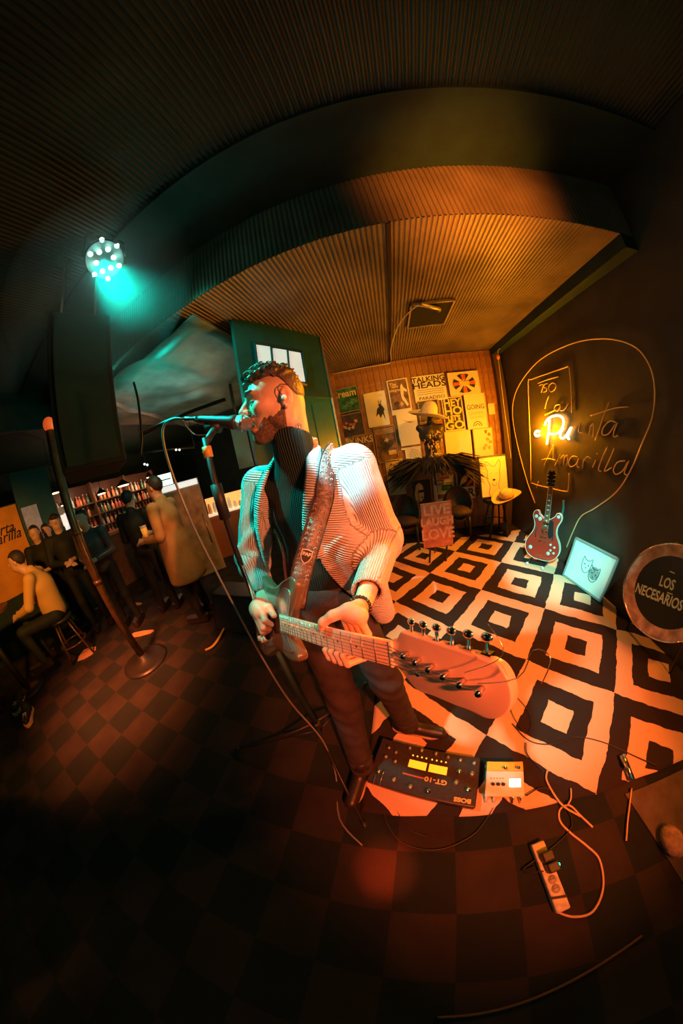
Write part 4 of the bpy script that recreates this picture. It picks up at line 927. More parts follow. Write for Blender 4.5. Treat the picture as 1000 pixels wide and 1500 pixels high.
cable('carpet_edging', [at(x, y, 2, .004) for x, y in ((640, 1490), (700, 1485), (760, 1470), (830, 1440), (890, 1405), (940, 1370))], .005, mat('edging', (0.09, 0.055, 0.03), 0.7), 'thin pale edging strip curving across the dark carpet', 'edging')
# ---------------------------------------------------------------- the singer
m_skin = mat('skin', (0.72, 0.43, 0.29), 0.5, noise=0.06, nscale=30, bump=0.15, bscale=150)
m_hair = mat('dark_brown_hair', (0.13, 0.085, 0.06), 0.45, bump=0.9, bscale=120)
m_beard = mat('short_beard', (0.16, 0.085, 0.05), 0.8, noise=0.6, nscale=160, bump=0.8, bscale=300)
m_knitb = mat('black_rib_knit', (0.008, 0.026, 0.022), 0.85, wave=2 * math.pi / 0.008)
m_card = mat('pale_rib_knit', (0.60, 0.54, 0.52), 0.9, noise=0.05, nscale=60, bump=0.5, bscale=350, wave=2 * math.pi / 0.0078, sheen=0.3)
m_jean = mat('dark_denim', (0.035, 0.024, 0.022), 0.85, noise=0.3, nscale=25, bump=0.4, bscale=200)
m_shoe = mat('dark_leather_shoe', (0.025, 0.018, 0.015), 0.4); m_sole = mat('pale_rubber_sole', (0.6, 0.42, 0.26), 0.6)
S = thing('person', 'singing man in pale open cardigan and black turtleneck playing a guitar', 'person', (-0.30, 0.62, 0))
HC = Vector((-0.322, 0.685, 1.645))                       # centre of the head
hf = Vector((-.80, -.60, .04)).normalized()              # where the face looks
hup = Vector((.03, .02, 1)); hl = hup.cross(hf).normalized(); hup = hf.cross(hl).normalized()   # hl: his left
HR = np.array([[hf.x, hl.x, hup.x], [hf.y, hl.y, hup.y], [hf.z, hl.z, hup.z]], np.float32)
def H(x, y, z): return HC + hf * x + hl * y + hup * z
def loc(P): return (P - np.array(HC, dtype=np.float32)) @ HR
def f_head(P):
    q = loc(P); ay = np.abs(q[..., 1]); qs = np.stack([q[..., 0], ay, q[..., 2]], -1)
    d = elli(q, (-.006, 0, .034), (.083, .070, .078))                       # skull
    d = smin(d, elli(q, (.035, 0, .012), (.056, .058, .085)), .03)          # face block
    d = smin(d, elli(q, (.040, 0, -.066), (.042, .044, .046)), .03)         # jaw
    d = smin(d, elli(q, (.068, 0, -.100), (.020, .022, .020)), .022)        # chin (open mouth, jaw dropped)
    d = smin(d, elli(qs, (-.002, .054, -.045), (.030, .014, .035)), .025)   # jaw corner
    d = smin(d, elli(qs, (.052, .042, -.012), (.026, .020, .020)), .022)    # cheek bone
    d = smin(d, elli(qs, (.076, .026, .034), (.018, .024, .010)), .014)     # brow ridge
    d = smax(d, -elli(qs, (.094, .034, .012), (.018, .018, .012)), .014)    # eye socket
    d = smin(d, elli(qs, (.070, .033, .012), (.014, .015, .0115)), .004)    # lids
    d = smin(d, cone(q, (.084, 0, .026), (.112, 0, -.012), .009, .012), .012)    # nose
    d = smin(d, elli(qs, (.098, .011, -.017), (.013, .009, .009)), .006)    # nostril wing
    d = smin(d, elli(q, (.083, 0, -.040), (.013, .025, .010)), .008)        # upper lip
    d = smin(d, elli(q, (.080, 0, -.076), (.014, .021, .009)), .008)        # lower lip
    d = smax(d, -elli(q, (.088, 0, -.057), (.030, .018, .0125)), .005)      # open mouth
    d = smin(d, cone(P, H(-.035, 0, -.02), (-.315, .735, 1.43), .056, .064), .035)   # neck
    # ears
    e = elli(qs, (-.018, .076, .004), (.020, .008, .033)); e = smax(e, -elli(qs, (-.013, .084, .004), (.011, .006, .020)), .004)
    e = smin(e, elli(qs, (-.012, .077, -.024), (.009, .006, .009)), .006)
    return smin(d, e, .005)
headV = sdf_mesh(f_head, HC - Vector((.17, .17, .25)), HC + Vector((.17, .17, .17)), .0036)
# arms and hands
shL, shR = Vector((-.125, .775, 1.395)), Vector((-.490, .755, 1.385))
elL, wrL = Vector((-.055, .765, 1.105)), ah(529, 890, .44)
elR, wrR = Vector((-.575, .675, 1.105)), ah(387, 872, .765)
TL = T1                                                     # frame of the played guitar (scaled)
xL = -.185                                                  # where the left hand grips the neck
def G(x, y, z): return T1 @ Vector((x, y, z))
def chain(P, d, pts, rs, k=.006):
    for i in range(len(pts) - 1):
        c = cone(P, pts[i], pts[i + 1], rs[i], rs[i + 1]); d = c if d is None else smin(d, c, k)
    return d
xL = -.118
palmL = [G(xL - .030, .052, -.030), G(xL + .012, .052, -.032)]
FL_ = []
for i, dx in enumerate((-.058, -.036, -.014, .006)):            # index .. little: over behind the neck, round to the strings
    FL_.append([G(xL + dx * .8 + .004, .050, -.030), G(xL + dx, .004, -.052), G(xL + dx - .004, -.044, -.036), G(xL + dx - .010, -.046, .004), G(xL + dx - .014, -.026, .012)])
THL = [G(xL - .018, .062, -.018), G(xL - .040, .054, .002), G(xL - .062, .040, .014), G(xL - .074, .026, .014)]
def f_handL(P):
    d = chain(P, None, [wrL + (elL - wrL) * .35, wrL], [.030, .0225])
    hb = (G(xL - .010, .062, -.024)); d = smin(d, cone(P, wrL, hb, .0210, .0170), .012)
    d = smin(d, cone(P, palmL[0], palmL[1], .0155, .0145), .012); d = smin(d, cone(P, G(xL - .04, .055, -.03), G(xL + .010, .05, -.034), .0125, .0125), .010)
    f = None
    for q, r in zip(FL_, (.0086, .0090, .0086, .0076)):
        c = chain(P, None, q, [r + .001, r, r * .96, r * .9, r * .8], .004); f = c if f is None else np.minimum(f, c)
    d = smin(d, f, .008)
    return smin(d, chain(P, None, THL, [.0135, .0112, .0098, .0086], .006), .008)
cL = G(xL, 0, 0)
HLv = sdf_mesh(f_handL, cL - Vector((.15, .15, .13)), cL + Vector((.15, .22, .20)), .0036)
# right hand: loose pick grip over the strings
cR = T1 @ Vector((-.505, .012, .03))
def f_handR(P):
    d = chain(P, None, [wrR + (elR - wrR) * .35, wrR], [.035, .027])
    kn = T1 @ Vector((-.545, .045, .045)); d = smin(d, cone(P, wrR, kn, .027, .030), .02)
    k2 = T1 @ Vector((-.520, .035, .048)); d = smin(d, cone(P, kn, k2, .028, .024), .02)
    f = None
    for i, (a, b2, c2, r) in enumerate((((-.505, .045, .050), (-.478, .012, .050), (-.490, -.006, .026), .0098), ((-.520, .028, .058), (-.498, -.016, .052), (-.515, -.026, .026), .010), ((-.540, .014, .058), (-.524, -.034, .048), (-.540, -.036, .022), .0096), ((-.560, .004, .050), (-.550, -.044, .038), (-.562, -.042, .016), .0085))):
        c = chain(P, None, [T1 @ Vector(a), T1 @ Vector(b2), T1 @ Vector(c2)], [r * 1.15, r, r * .85], .004); f = c if f is None else np.minimum(f, c)
    d = smin(d, f, .007)
    return smin(d, chain(P, None, [T1 @ Vector((-.535, .058, .040)), T1 @ Vector((-.500, .052, .026)), T1 @ Vector((-.474, .026, .020))], [.015, .0125, .0095], .005), .009)
HRv = sdf_mesh(f_handR, cR - Vector((.16, .16, .13)), cR + Vector((.13, .20, .17)), .0036)
hipL, hipR = Vector((-.235, .72, .875)), Vector((-.395, .705, .875)); knL, knR = Vector((-.10, .615, .475)), Vector((-.275, .505, .465)); anL, anR = Vector((-.010, .585, .10)), Vector((-.225, .350, .10))
def f_core(P):
    d = elli(P, (-.31, .765, 1.27), (.150, .10, .19)); d = smin(d, elli(P, (-.315, .735, 1.0), (.130, .095, .17)), .06)
    d = smin(d, cone(P, shL, shR, .05, .05), .05)
    d = smin(d, chain(P, None, [shL, elL, wrL + (elL - wrL) * .3], [.052, .040, .034], .02), .02); d = smin(d, chain(P, None, [shR, elR, wrR + (elR - wrR) * .3], [.052, .040, .034], .02), .02)
    d = smin(d, chain(P, None, [hipL, knL, anL], [.080, .054, .038], .03), .03); d = smin(d, chain(P, None, [hipR, knR, anR], [.080, .054, .038], .03), .03)
    return d
CRv = sdf_mesh(f_core, (-.72, .25, .04), (.15, .95, 1.47), .014)
V = []; F = []
for v, f in (headV, HLv, HRv, CRv): F += (f + len(V)).tolist(); V += v.tolist()
link_mesh('body', V, F, m_skin, S, True)
# face details
m_white = mat('eye_white', (0.8, 0.75, 0.7), 0.2)
for s in (-1, 1):
    MB().tube(smooth_path([H(.0855, s * .020, .0085), H(.0875, s * .033, .0065), H(.076, s * .046, .0075)], 4), .0022, 6).build('eyelid', m_hair, S, smooth=True)
    MB().tube(smooth_path([H(.094, s * .013, .033), H(.094, s * .030, .041), H(.078, s * .050, .038)], 5), [.004] * 5 + [.0055] * 5 + [.003], 8).build('eyebrow', m_hair, S, smooth=True)
m_lip = mat('lips', (0.52, 0.16, 0.12), 0.4); m_mouth = mat('mouth_inside', (0.10, 0.02, 0.02), 0.4)
MB().tube(smooth_path([H(.080, -.022, -.047), H(.092, -.010, -.043), H(.094, 0, -.0445), H(.092, .010, -.043), H(.080, .022, -.047)], 5), .0042, 8).build('lip', m_lip, S, smooth=True)
MB().tube(smooth_path([H(.078, -.020, -.066), H(.090, -.009, -.073), H(.092, .0, -.074), H(.090, .009, -.073), H(.078, .020, -.066)], 5), .005, 8).build('lip', m_lip, S, smooth=True)
MB().ball(H(.066, 0, -.057), (.012, .012, .010)).build('mouth', m_mouth, S, smooth=True)
def f_beard(P):
    q = loc(P); ay = np.abs(q[..., 1]); d = f_head(P) - .0028
    z = q[..., 2]; x = q[..., 0]
    low = z + .048 - np.clip((.02 - x) * 1.0, 0, .055) + np.clip((x - .055) * 2.0, 0, .034) + np.clip((x - .065) * 3, 0, .0) + .004 * np.sin(x * 400) * np.sin(z * 300)
    reg = np.maximum(low, -(x + .010))
    mous = elli(np.stack([x, ay, z], -1), (.088, .012, -.033), (.018, .022, .008))
    return np.minimum(np.maximum(d, reg), np.maximum(d, mous))
sdf_obj('beard', f_beard, HC - Vector((.13, .13, .13)), HC + Vector((.13, .13, .05)), .0033, m_beard, S)
# hair: cropped sides, curly top
def f_hair(P):
    q = loc(P); x, y, z = q[..., 0], q[..., 1], q[..., 2]
    base = elli(q, (-.011, 0, .037), (.0865, .0735, .081))
    line_ = z - .052 - np.clip((x + .020) * 1.3, -.10, .03); cut = np.maximum(base, -line_)
    cut = np.maximum(cut, x - .068)
    n = .005 * np.sin(x * 210 + 2 * np.sin(y * 160)) * np.sin(y * 190 + 1.5 * np.sin(z * 150)) + .004 * np.sin(z * 230 + x * 120)
    top = elli(q, (.010, 0, .090), (.082, .058, .034)) + n * 1.3
    return smin(cut, top, .02)
sdf_obj('hair', f_hair, HC - Vector((.16, .16, .10)), HC + Vector((.16, .16, .20)), .004, m_hair, S)
random.seed(11); cu = MB()
for k in range(210):
    a = random.uniform(0, 2 * math.pi); r = math.sqrt(random.random()); x0 = .014 + .084 * r * math.cos(a); y0 = .056 * r * math.sin(a); z0 = .098 + .024 * math.sqrt(max(0, 1 - r * r * .9)) - .01 * (r > .8)
    if x0 > .065: z0 -= .006
    R_ = random.uniform(.005, .011); ph = random.uniform(0, 6); ax = random.choice((0, 1)); P = []
    for j in range(9):
        t = ph + j * .75; w_ = Vector((R_ * math.cos(t), R_ * math.sin(t), j * .0022)) if ax == 0 else Vector((R_ * math.cos(t), j * .0018 - .006, R_ * math.sin(t) + .006))
        P.append(H(x0 + w_.x, y0 + w_.y, z0 + w_.z))
    cu.tube(P, [.0026] * 8 + [.0012], 5)
tag(cu.build('curls', m_hair, S, smooth=True), kind='stuff', label='curly hair on the crown')
# in-ear monitor
ie = MB().ball(H(-.008, .086, -.002), (.008, .008, .009), 10, 8).build('earpiece', mat('pale_earpiece', (0.85, 0.85, 0.82), 0.2), S, smooth=True)
MB().tube(smooth_path([H(-.004, .088, .004), H(.006, .084, .024), H(-.004, .082, .040), H(-.030, .080, .036)], 5), .0016, 6).build('earpiece_wire', m_blk, S, smooth=True)
MB().tube([H(-.05, .060 + .012 * math.cos(a), -.088 + .012 * math.sin(a)) for a in [k * math.pi / 6 for k in range(13)]], .0014, 5).build('earring', m_chrome, S, smooth=True)

# turtleneck
elat = (shL - shR).normalized()
def f_torso(P, g=0.0):
    d = elli(P, (-.31, .765, 1.26), (.165 + g, .112 + g, .20 + g)); d = smin(d, elli(P, (-.315, .735, 1.0), (.142 + g, .105 + g, .20 + g)), .06)
    return smin(d, cone(P, shL, shR, .058 + g, .058 + g), .05)
def f_neck(P):
    d = f_torso(P); d = smin(d, cone(P, (-.318, .735, 1.42), H(-.032, 0, -.108), .074, .068), .03)
    d = np.maximum(d, .88 - P[..., 2])
    q = loc(P); top = q[..., 2] + .088 - .35 * (-.03 - q[..., 0]) * -1
    return np.maximum(d, np.where(P[..., 2] > 1.43, top, -1))
def ribvec(V):                       # vertical ribs: angle round the trunk
    return np.arctan2(V[:, 1] - .80, V[:, 0] + .31) * .16
sdf_obj('turtleneck', f_neck, (-.62, .55, .86), (.0, .95, 1.62), .0075, m_knitb, S, ribvec)

# cardigan: shell over the torso, open at the front, long hanging points
OP = [(1.52, -.395, -.235), (1.29, -.500, -.272), (1.17, -.545, -.282), (1.09, -.56, -.262), (1.0, -.60, -.215), (.855, -.62, -.130), (.72, -.63, -.075)]
zz_ = np.array([o[0] for o in OP])[::-1]; l_ = np.array([o[1] for o in OP])[::-1]; r_ = np.array([o[2] for o in OP])[::-1]
def sleeve(P, sh, el, wr, g=0.0):
    e2 = wr + (el - wr) * .20
    d = chain(P, None, [sh, el + (sh - el) * .12], [.075 + g, .064 + g], .03); d = smin(d, cone(P, el + (sh - el) * .12, el, .064 + g, .060 + g), .03)
    d = smin(d, cone(P, el, e2, .059 + g, .045 + g), .035)
    t = ((P - np.array(el, dtype=np.float32)) @ np.array((wr - el).normalized(), dtype=np.float32))
    d = d + .0045 * np.sin(t * 95 + 1.0) * np.exp(-((t + .01) / .085) ** 2)      # bunched folds at the elbow
    return d
def f_card(P):
    x, y, z = P[..., 0], P[..., 1], P[..., 2]
    t = f_torso(P, .016)
    low = elli(P, (-.30, .765, .88), (.205, .125, .36)); t = smin(t, low, .05)
    # panel hanging from his left side, swinging towards the camera
    pan = cone(P, (-.16, .70, 1.12), (-.085, .685, .84), .085, .045); t = smin(t, pan, .04)
    t = np.maximum(t, (.72 + np.clip((-.10 - x) * 1.15, 0, .20)) - z)
    outer = t; shell = np.maximum(outer, -(outer + .011))
    L = np.interp(z, zz_, l_); R = np.interp(z, zz_, r_)
    op = np.maximum(np.maximum(L - x, x - R), y - .745)
    shell = smax(shell, -op, .004)
    col = np.maximum(z - 1.475, -1)                                   # open neck hole
    hole = cone(P, (-.318, .74, 1.38), H(-.032, 0, -.10), .085, .085); shell = smax(shell, -hole, .004)
    s = smin(sleeve(P, shL, elL, wrL), sleeve(P, shR, elR, wrR), .001)
    for el, wr in ((elL, wrL), (elR, wrR)):
        e2 = wr + (el - wr) * .20; c = cone(P, el, wr + (wr - el), .03, .030); c2 = np.maximum(c - .006, -((P - np.array(e2, dtype=np.float32)) @ np.array((wr - el).normalized(), dtype=np.float32) + .06)); s = np.maximum(s, -c2)
    return smin(shell, s, .018)
def card_rib(V):
    r = V[:, 2] * 1.0 + .25 * V[:, 0]
    for sh, el, wr in ((shL, elL, wrL), (shR, elR, wrR)):
        for a, b2, n in ((sh, el, .072), (el, wr, .055)):
            a_ = np.array(a); d = np.array(b2) - a_; L = np.linalg.norm(d); d /= L; q = V - a_; t = q @ d; rad = q - t[:, None] * d; rr_ = np.linalg.norm(rad, axis=1)
            u = np.cross(d, [.3, 1, .2]); u /= np.linalg.norm(u); w_ = np.cross(d, u)
            m = (t > (-.01 if a is sh else -.03)) & (t < L + .02) & (rr_ < n * 1.45) & ((V[:, 0] > -.165) if sh is shL else (V[:, 0] < -.47))
            r = np.where(m, np.arctan2(rad @ u, rad @ w_) * n, r)
    return r
sdf_obj('cardigan', f_card, (-.74, .48, .66), (.10, .98, 1.54), .0058, m_card, S, card_rib)
# rolled rib lapels along the opening
def lapel(pts, w, name='lapel'):
    V = []; F = []; A = []
    P = smooth_path([Vector(p) for p in pts], 6); n = 8; s = 0
    for i, p in enumerate(P):
        if i: s += (P[i] - P[i - 1]).length
        t = (P[min(i + 1, len(P) - 1)] - P[max(i - 1, 0)]).normalized()
        out_ = Vector((p.x + .31, p.y - .86, 0)).normalized(); sd = t.cross(out_).normalized(); out_ = sd.cross(t).normalized()
        for k in range(n):
            a = 2 * math.pi * k / n; V.append(p + sd * w * math.cos(a) + out_ * .008 * math.sin(a)); A.append(s)
    F = [(i * n + k, i * n + (k + 1) % n, (i + 1) * n + (k + 1) % n, (i + 1) * n + k) for i in range(len(P) - 1) for k in range(n)] + [list(range(n))[::-1], [(len(P) - 1) * n + k for k in range(n)]]
    return link_mesh(name, V, F, m_card, S, True, {'rib': A})
lapel([(-.315, .825, 1.500), (-.262, .80, 1.505), (-.238, .735, 1.487), (-.232, .668, 1.42), (-.252, .634, 1.32), (-.275, .628, 1.22), (-.268, .628, 1.13)], .026)
lapel([(-.325, .825, 1.500), (-.385, .79, 1.490), (-.412, .715, 1.452), (-.445, .66, 1.37), (-.475, .645, 1.27), (-.495, .650, 1.15), (-.505, .655, 1.04)], .024)
# guitar strap over his left shoulder, with a shield patch
m_strap = mat('tooled_strap', (0.17, 0.14, 0.13), 0.4, noise=0.5, nscale=45, bump=1.0, bscale=90)
SP = [(-.20, .86, 1.40), (-.185, .80, 1.458), (-.182, .745, 1.462), (-.190, .690, 1.425), (-.207, .640, 1.33), tuple(ah(462, 770, .615)), tuple(ah(448, 815, .585)), tuple(ah(438, 855, .570)), tuple(ah(432, 893, .575))]
P = smooth_path(SP, 6); V = []; F = []; wS = .029; NS = []
for i, p in enumerate(P):
    t = (P[min(i + 1, len(P) - 1)] - P[max(i - 1, 0)]).normalized(); c = Vector((-.31, .80, p.z - .02)) if i < 24 else p - (Vector((0, 0, CAM_H)) - p)
    o_ = (p - c).normalized(); sd = t.cross(o_).normalized(); o_ = sd.cross(t).normalized(); NS.append((p, t, sd, o_))
    V += [p - sd * wS, p + sd * wS, p + sd * wS - o_ * .004, p - sd * wS - o_ * .004]
F = [(i * 4 + k, i * 4 + (k + 1) % 4, (i + 1) * 4 + (k + 1) % 4, (i + 1) * 4 + k) for i in range(len(P) - 1) for k in range(4)] + [[0, 1, 2, 3], [len(V) - 4 + k for k in range(4)]]
st = link_mesh('guitar_strap', V, F, m_strap, None, True); tag(st, 'wide tooled leather guitar strap with a shield badge over the singer shoulder', 'strap')
for s in (-1, 1): MB().tube([p + sd * s * wS for p, t, sd, o_ in NS], .0018, 5).build('piping', m_blk, st, smooth=True)
random.seed(5); sw = MB()
for p, t, sd, o_ in NS[6:-1:1]:
    for s in (-1, 0, 1):
        c = p + sd * s * .018 + o_ * .001; r = .0065
        sw.tube([c + (t * math.cos(a) + sd * math.sin(a)) * r * (1 - a / 9) for a in [random.uniform(0, 2) + k * .8 for k in range(6)]], .0012, 4)
tag(sw.build('scroll_tooling', mat('worn_scrolls', (0.45, 0.34, 0.28), 0.35), st, smooth=True), kind='stuff')
j = min(range(len(NS)), key=lambda i: (NS[i][0] - ah(450, 812, .585)).length); p, t, sd, o_ = NS[j]
FS = frame(p + o_ * .002, sd if sd.x > 0 else -sd, o_)
upS = 1 if (FS.to_3x3() @ Vector((0, 1, 0))).z > 0 else -1
shd = [(-.016, .018), (0, .021), (.016, .018), (.016, -.002), (.010, -.014), (0, -.022), (-.010, -.014), (-.016, -.002)]
bd_ = MB().prism(shd, 0, .0012, FS).build('badge', mat('pale_badge_edge', (0.80, 0.62, 0.55), 0.5), st)
MB().prism([(x * .85, y * .87) for x, y in shd], .0010, .0018, FS).build('badge_face', m_ink, bd_)
text('lettering', 'PAF', FS @ Matrix.Translation((0, .006, .0019)), .013, mat('pale_badge_edge', (0.80, 0.62, 0.55), 0.5), bd_, .0004, sx=1.1, bold=.0006)
# trousers and shoes
def f_tr(P):
    d = elli(P, (-.315, .725, .93), (.150, .112, .12))
    for h_, k_, a_ in ((hipL, knL, anL), (hipR, knR, anR)):
        l = chain(P, None, [h_, k_, a_ - Vector((0, 0, .02))], [.093, .067, .056], .03)
        l = l + .004 * np.sin(P[..., 2] * 90 + P[..., 0] * 40) * np.exp(-((P[..., 2] - .46) / .12) ** 2) + .004 * np.sin(P[..., 2] * 120) * np.exp(-((P[..., 2] - .14) / .06) ** 2)
        d = smin(d, l, .03)
    d = np.maximum(d, P[..., 2] - 1.0); return np.maximum(d, .055 - P[..., 2])
sdf_obj('trousers', f_tr, (-.55, .22, .04), (.12, .90, 1.03), .009, m_jean, S)
for a_, dr_ in ((anL, Vector((.95, -.22, 0)).normalized()), (anR, Vector((-.16, -1, 0)).normalized())):
    a_ = Vector((a_.x, a_.y, 0)); heel = a_ - dr_ * .045; toe = a_ + dr_ * .175
    lift = Vector((0, 0, .012 if a_.x > -.25 else 0))
    def f_sh(P, heel=heel + lift, toe=toe + lift, an=a_ + lift):
        d = cone(P, heel + Vector((0, 0, .045)), toe + Vector((0, 0, .032)), .040, .034); d = smin(d, cone(P, an + Vector((0, 0, .06)), an + Vector((0, 0, .115)), .046, .046), .03)
        return np.maximum(d, .02 + lift.z - P[..., 2])
    sdf_obj('shoe', f_sh, (min(heel.x, toe.x) - .08, min(heel.y, toe.y) - .08, .0), (max(heel.x, toe.x) + .08, max(heel.y, toe.y) + .10, .18), .008, m_shoe, S)
    fr2 = frame(a_ + lift, dr_, (0, 0, 1)); MB().prism(curve_out([(-.085, 0), (-.06, .036), (.06, .036), (.14, .038), (.205, 0), (.14, -.038), (.06, -.036), (-.06, -.036)], 4), .002, .022, fr2).build('sole', m_sole, S)
# bead bracelet on his left wrist, ring buckle
bw_ = wrL + (G(xL, .066, -.022) - wrL) * .25; ax_ = (G(xL, .066, -.022) - wrL).normalized(); u_ = ax_.orthogonal().normalized(); w_ = ax_.cross(u_)
br = MB()
for k in range(22):
    a = 2 * math.pi * k / 22; br.ball(bw_ + (u_ * math.cos(a) + w_ * math.sin(a)) * .0255 + ax_ * .004 * math.sin(3 * a), .0048, 8, 6)
tag(br.build('bracelet', mat('dark_beads', (0.03, 0.015, 0.01), 0.25), S, smooth=True), label='dark bead bracelet')

# ---------------------------------------------------------------- microphone, stand and cable
m_mic = mat('dark_mic_body', (0.10, 0.10, 0.11), 0.35, metal=0.6); m_mesh = mat('mic_grille', (0.42, 0.40, 0.40), 0.4, metal=0.8, bump=1.0, bscale=700)
MA = ah(357, 620, .715); MBk = ah(268, 614, .80)
MBk = MA + (MBk - MA).normalized() * .175
ax = (MBk - MA).normalized()
mic = thing('microphone', 'dark handheld microphone with a round steel grille held at the singer mouth', 'microphone', tuple(MA))
MB().lathe(MA, ax, [(.001, -.026), (.014, -.023), (.022, -.012), (.0255, .0), (.0245, .012), (.0215, .022)], 24).build('grille', m_mesh, mic, smooth=True)
MB().tube([MA + ax * .0 - ax * .001, MA + ax * .004], .0262, 24).build('grille_band', m_chrome, mic, smooth=True)
MB().lathe(MA, ax, [(.0215, .022), (.0235, .026), (.0235, .034), (.019, .05), (.013, .15), (.012, .152)], 24).build('handle', m_mic, mic, smooth=True)
MB().lathe(MA, ax, [(.0105, .150), (.0105, .168), (.0085, .170), (.0085, .20), (.004, .215)], 16).build('connector', m_chrome, mic, smooth=True)
CLP = MA + ax * .10
msd = Vector((CLP.x, CLP.y, 0)); 
msb = ah(480, 1088, .66); BX, BY = msb.x, msb.y
BX, BY = -.462, .485
mst = thing('microphone_stand', 'black tripod microphone stand between the camera and the singer', 'stand', (BX, BY, .0))
MB().tube([CLP - Vector((0, 0, .020)) - ax * .02, CLP - Vector((0, 0, .020)) + ax * .03], .017, 12).build('clip', m_blk, mst, smooth=True)
MB().tube([CLP - Vector((0, 0, .022)), Vector((BX, BY, CLP.z - .075))], .010).build('swivel', m_blk, mst, smooth=True)
MB().tube([(BX, BY, CLP.z - .06), (BX, BY, 1.19)], .008).build('tube', m_blk, mst, smooth=True)
MB().tube([(BX, BY, CLP.z - .115), (BX, BY, CLP.z - .085)], .013).build('collar', mat('amber_tape', (0.75, 0.42, 0.08), 0.4), mst, smooth=True)
MB().tube([(BX, BY, 1.34), (BX, BY, 1.44)], .016).build('grip', m_blk, mst, smooth=True)
MB().tube([(BX, BY, 1.34), (BX, BY, .98)], .0075).build('upper_tube', m_chrome, mst, smooth=True)
MB().tube([(BX, BY, .98), (BX, BY, .90)], .019).build('clutch', m_blk, mst, smooth=True)
MB().tube([(BX, BY, .92), (BX, BY, .14)], .0115).build('lower_tube', m_black, mst, smooth=True)
MB().tube([(BX, BY, .24), (BX, BY, .17)], .022).build('leg_hub', m_blk, mst, smooth=True)
for p in (at(536, 1213, 2, .012), at(346, 1097, 2, .012), Vector((-.28, .90, .012))):
    d = Vector((p.x - BX, p.y - BY, 0)); 
    lg = MB().tube([(BX + d.x * .04, BY + d.y * .04, .235), (BX + d.x * .5, BY + d.y * .5, .10), (p.x, p.y, .016)], .0075, 8).build('leg', m_black_fr, mst, smooth=True)
    MB().tube([(p.x - d.x * .06, p.y - d.y * .06, .022), (p.x, p.y, .013)], .012, 8).build('rubber_foot', m_blk, lg, smooth=True)
    MB().tube([(BX, BY, .15), (BX + d.x * .45, BY + d.y * .45, .11)], .005, 6).build('brace', m_black_fr, mst, smooth=True)
tail = MA + ax * .215
tp = ah(240, 622, (Vector((tail.x, tail.y)).length + .02))
cable('microphone_cable', [tail, tail + (tail - MA).normalized() * .03, ah(240, 624, .835), ah(241, 655, .835), ah(262, 720, .835), ah(290, 785, .83), ah(318, 840, .82), ah(352, 905, .80), ah(385, 965, .76), ah(425, 1028, .70), Vector((-.40, .40, .25)), Vector((-.36, .30, .01)), Vector((-.30, .10, .006)), Vector((-.18, .0, .006))], .0042, mat('grey_cable', (0.20, 0.21, 0.20), 0.45), 'grey microphone cable hanging from the microphone beside its stand')
cable('microphone_cable', [tail + Vector((0, .0, -.01)), tail + Vector((.03, .01, -.06)), tail + Vector((.10, -.0, -.085)), Vector((BX, BY - .02, CLP.z - .10))], .0022, mat('grey_cable', (0.20, 0.21, 0.20), 0.45), 'thin wire looping from the microphone tail to its stand')
# the guitar lead hanging from the body
# ---------------------------------------------------------------- LED can over the stage
m_lens = mat('teal_led_lens', (0.6, 1, 0.95), 0.3, emit=30, ecol=(0.35, 1.0, 0.85))
LC = ad(153, 380, 1.92); LD = (Vector((-.30, .50, 1.45)) - LC).normalized(); LD = ((Vector((0, 0, CAM_H)) - LC).normalized() * .65 + LD * .35).normalized()
pc = thing('stage_light', 'black LED stage can with twelve glowing teal lenses under the ceiling', 'stage light', tuple(LC))
MB().lathe(LC - LD * .20, LD, [(.05, 0), (.09, .03), (.108, .08), (.108, .21), (.102, .212), (.100, .195)], 28).build('housing', m_black_fr, pc, smooth=True)
uL = LD.cross(Vector((0, 0, 1))).normalized(); vL = uL.cross(LD).normalized(); 
PX12 = [(149, 351), (171, 360), (158, 365), (132, 372), (145, 369), (166, 377), (141, 385), (174, 389), (138, 402), (150, 397), (162, 392), (158, 408)]
for px in PX12:
    d = Vector(ray(*px)); o_ = Vector((0, 0, CAM_H)); q = o_ + d * ((LC + LD * .0 - o_).dot(LD) / d.dot(LD))
    MB().lathe(q, LD, [(.0125, 0), (.0125, .006), (.006, .010)], 14).build('lens', m_lens, pc, smooth=True)
MB().tube([LC + uL * .115, LC + uL * .115 + Vector((0, 0, .15)) - LD * .1, LC - LD * .1 + Vector((0, 0, .22)), LC - uL * .115 + Vector((0, 0, .15)) - LD * .1, LC - uL * .115], .008).build('yoke', m_black_fr, pc, smooth=True)
MB().tube([LC - LD * .1 + Vector((0, 0, .20)), Vector(((LC - LD * .1).x, (LC - LD * .1).y, ZU))], .014).build('hanger', m_black_fr, pc, smooth=True)

# ---------------------------------------------------------------- partition with its little window, teal cabinet
wp0, wp1 = Vector((-.457, 2.23, 0)), Vector((-.93, 1.46, 0)); D_ = (wp1 - wp0).normalized(); Nn = Vector((D_.y, -D_.x, 0)); 
if Nn.dot(-wp0) < 0: Nn = -Nn
def wallbox(mb, s0, s1, z0, z1, d0, d1): 
    pts = []
    for s in (s0, s1):
        for d in (d0, d1):
            for z in (z0, z1): pts.append(wp0 + D_ * s + Nn * d + Vector((0, 0, z)))
    return mb.add(pts, [(0, 1, 3, 2), (4, 6, 7, 5), (0, 4, 5, 1), (2, 3, 7, 6), (0, 2, 6, 4), (1, 5, 7, 3)])
Lw = (wp1 - wp0).length
wallbox(MB(), 0, Lw, 0, ZC, -.05, 0).build('wall_partition', m_dteal, kind='structure')
wallbox(MB(), -.015, .012, 0, ZC, -.06, .012).build('trim_6', mat('dark_wood_trim', (0.20, 0.13, 0.07), 0.5), kind='structure')
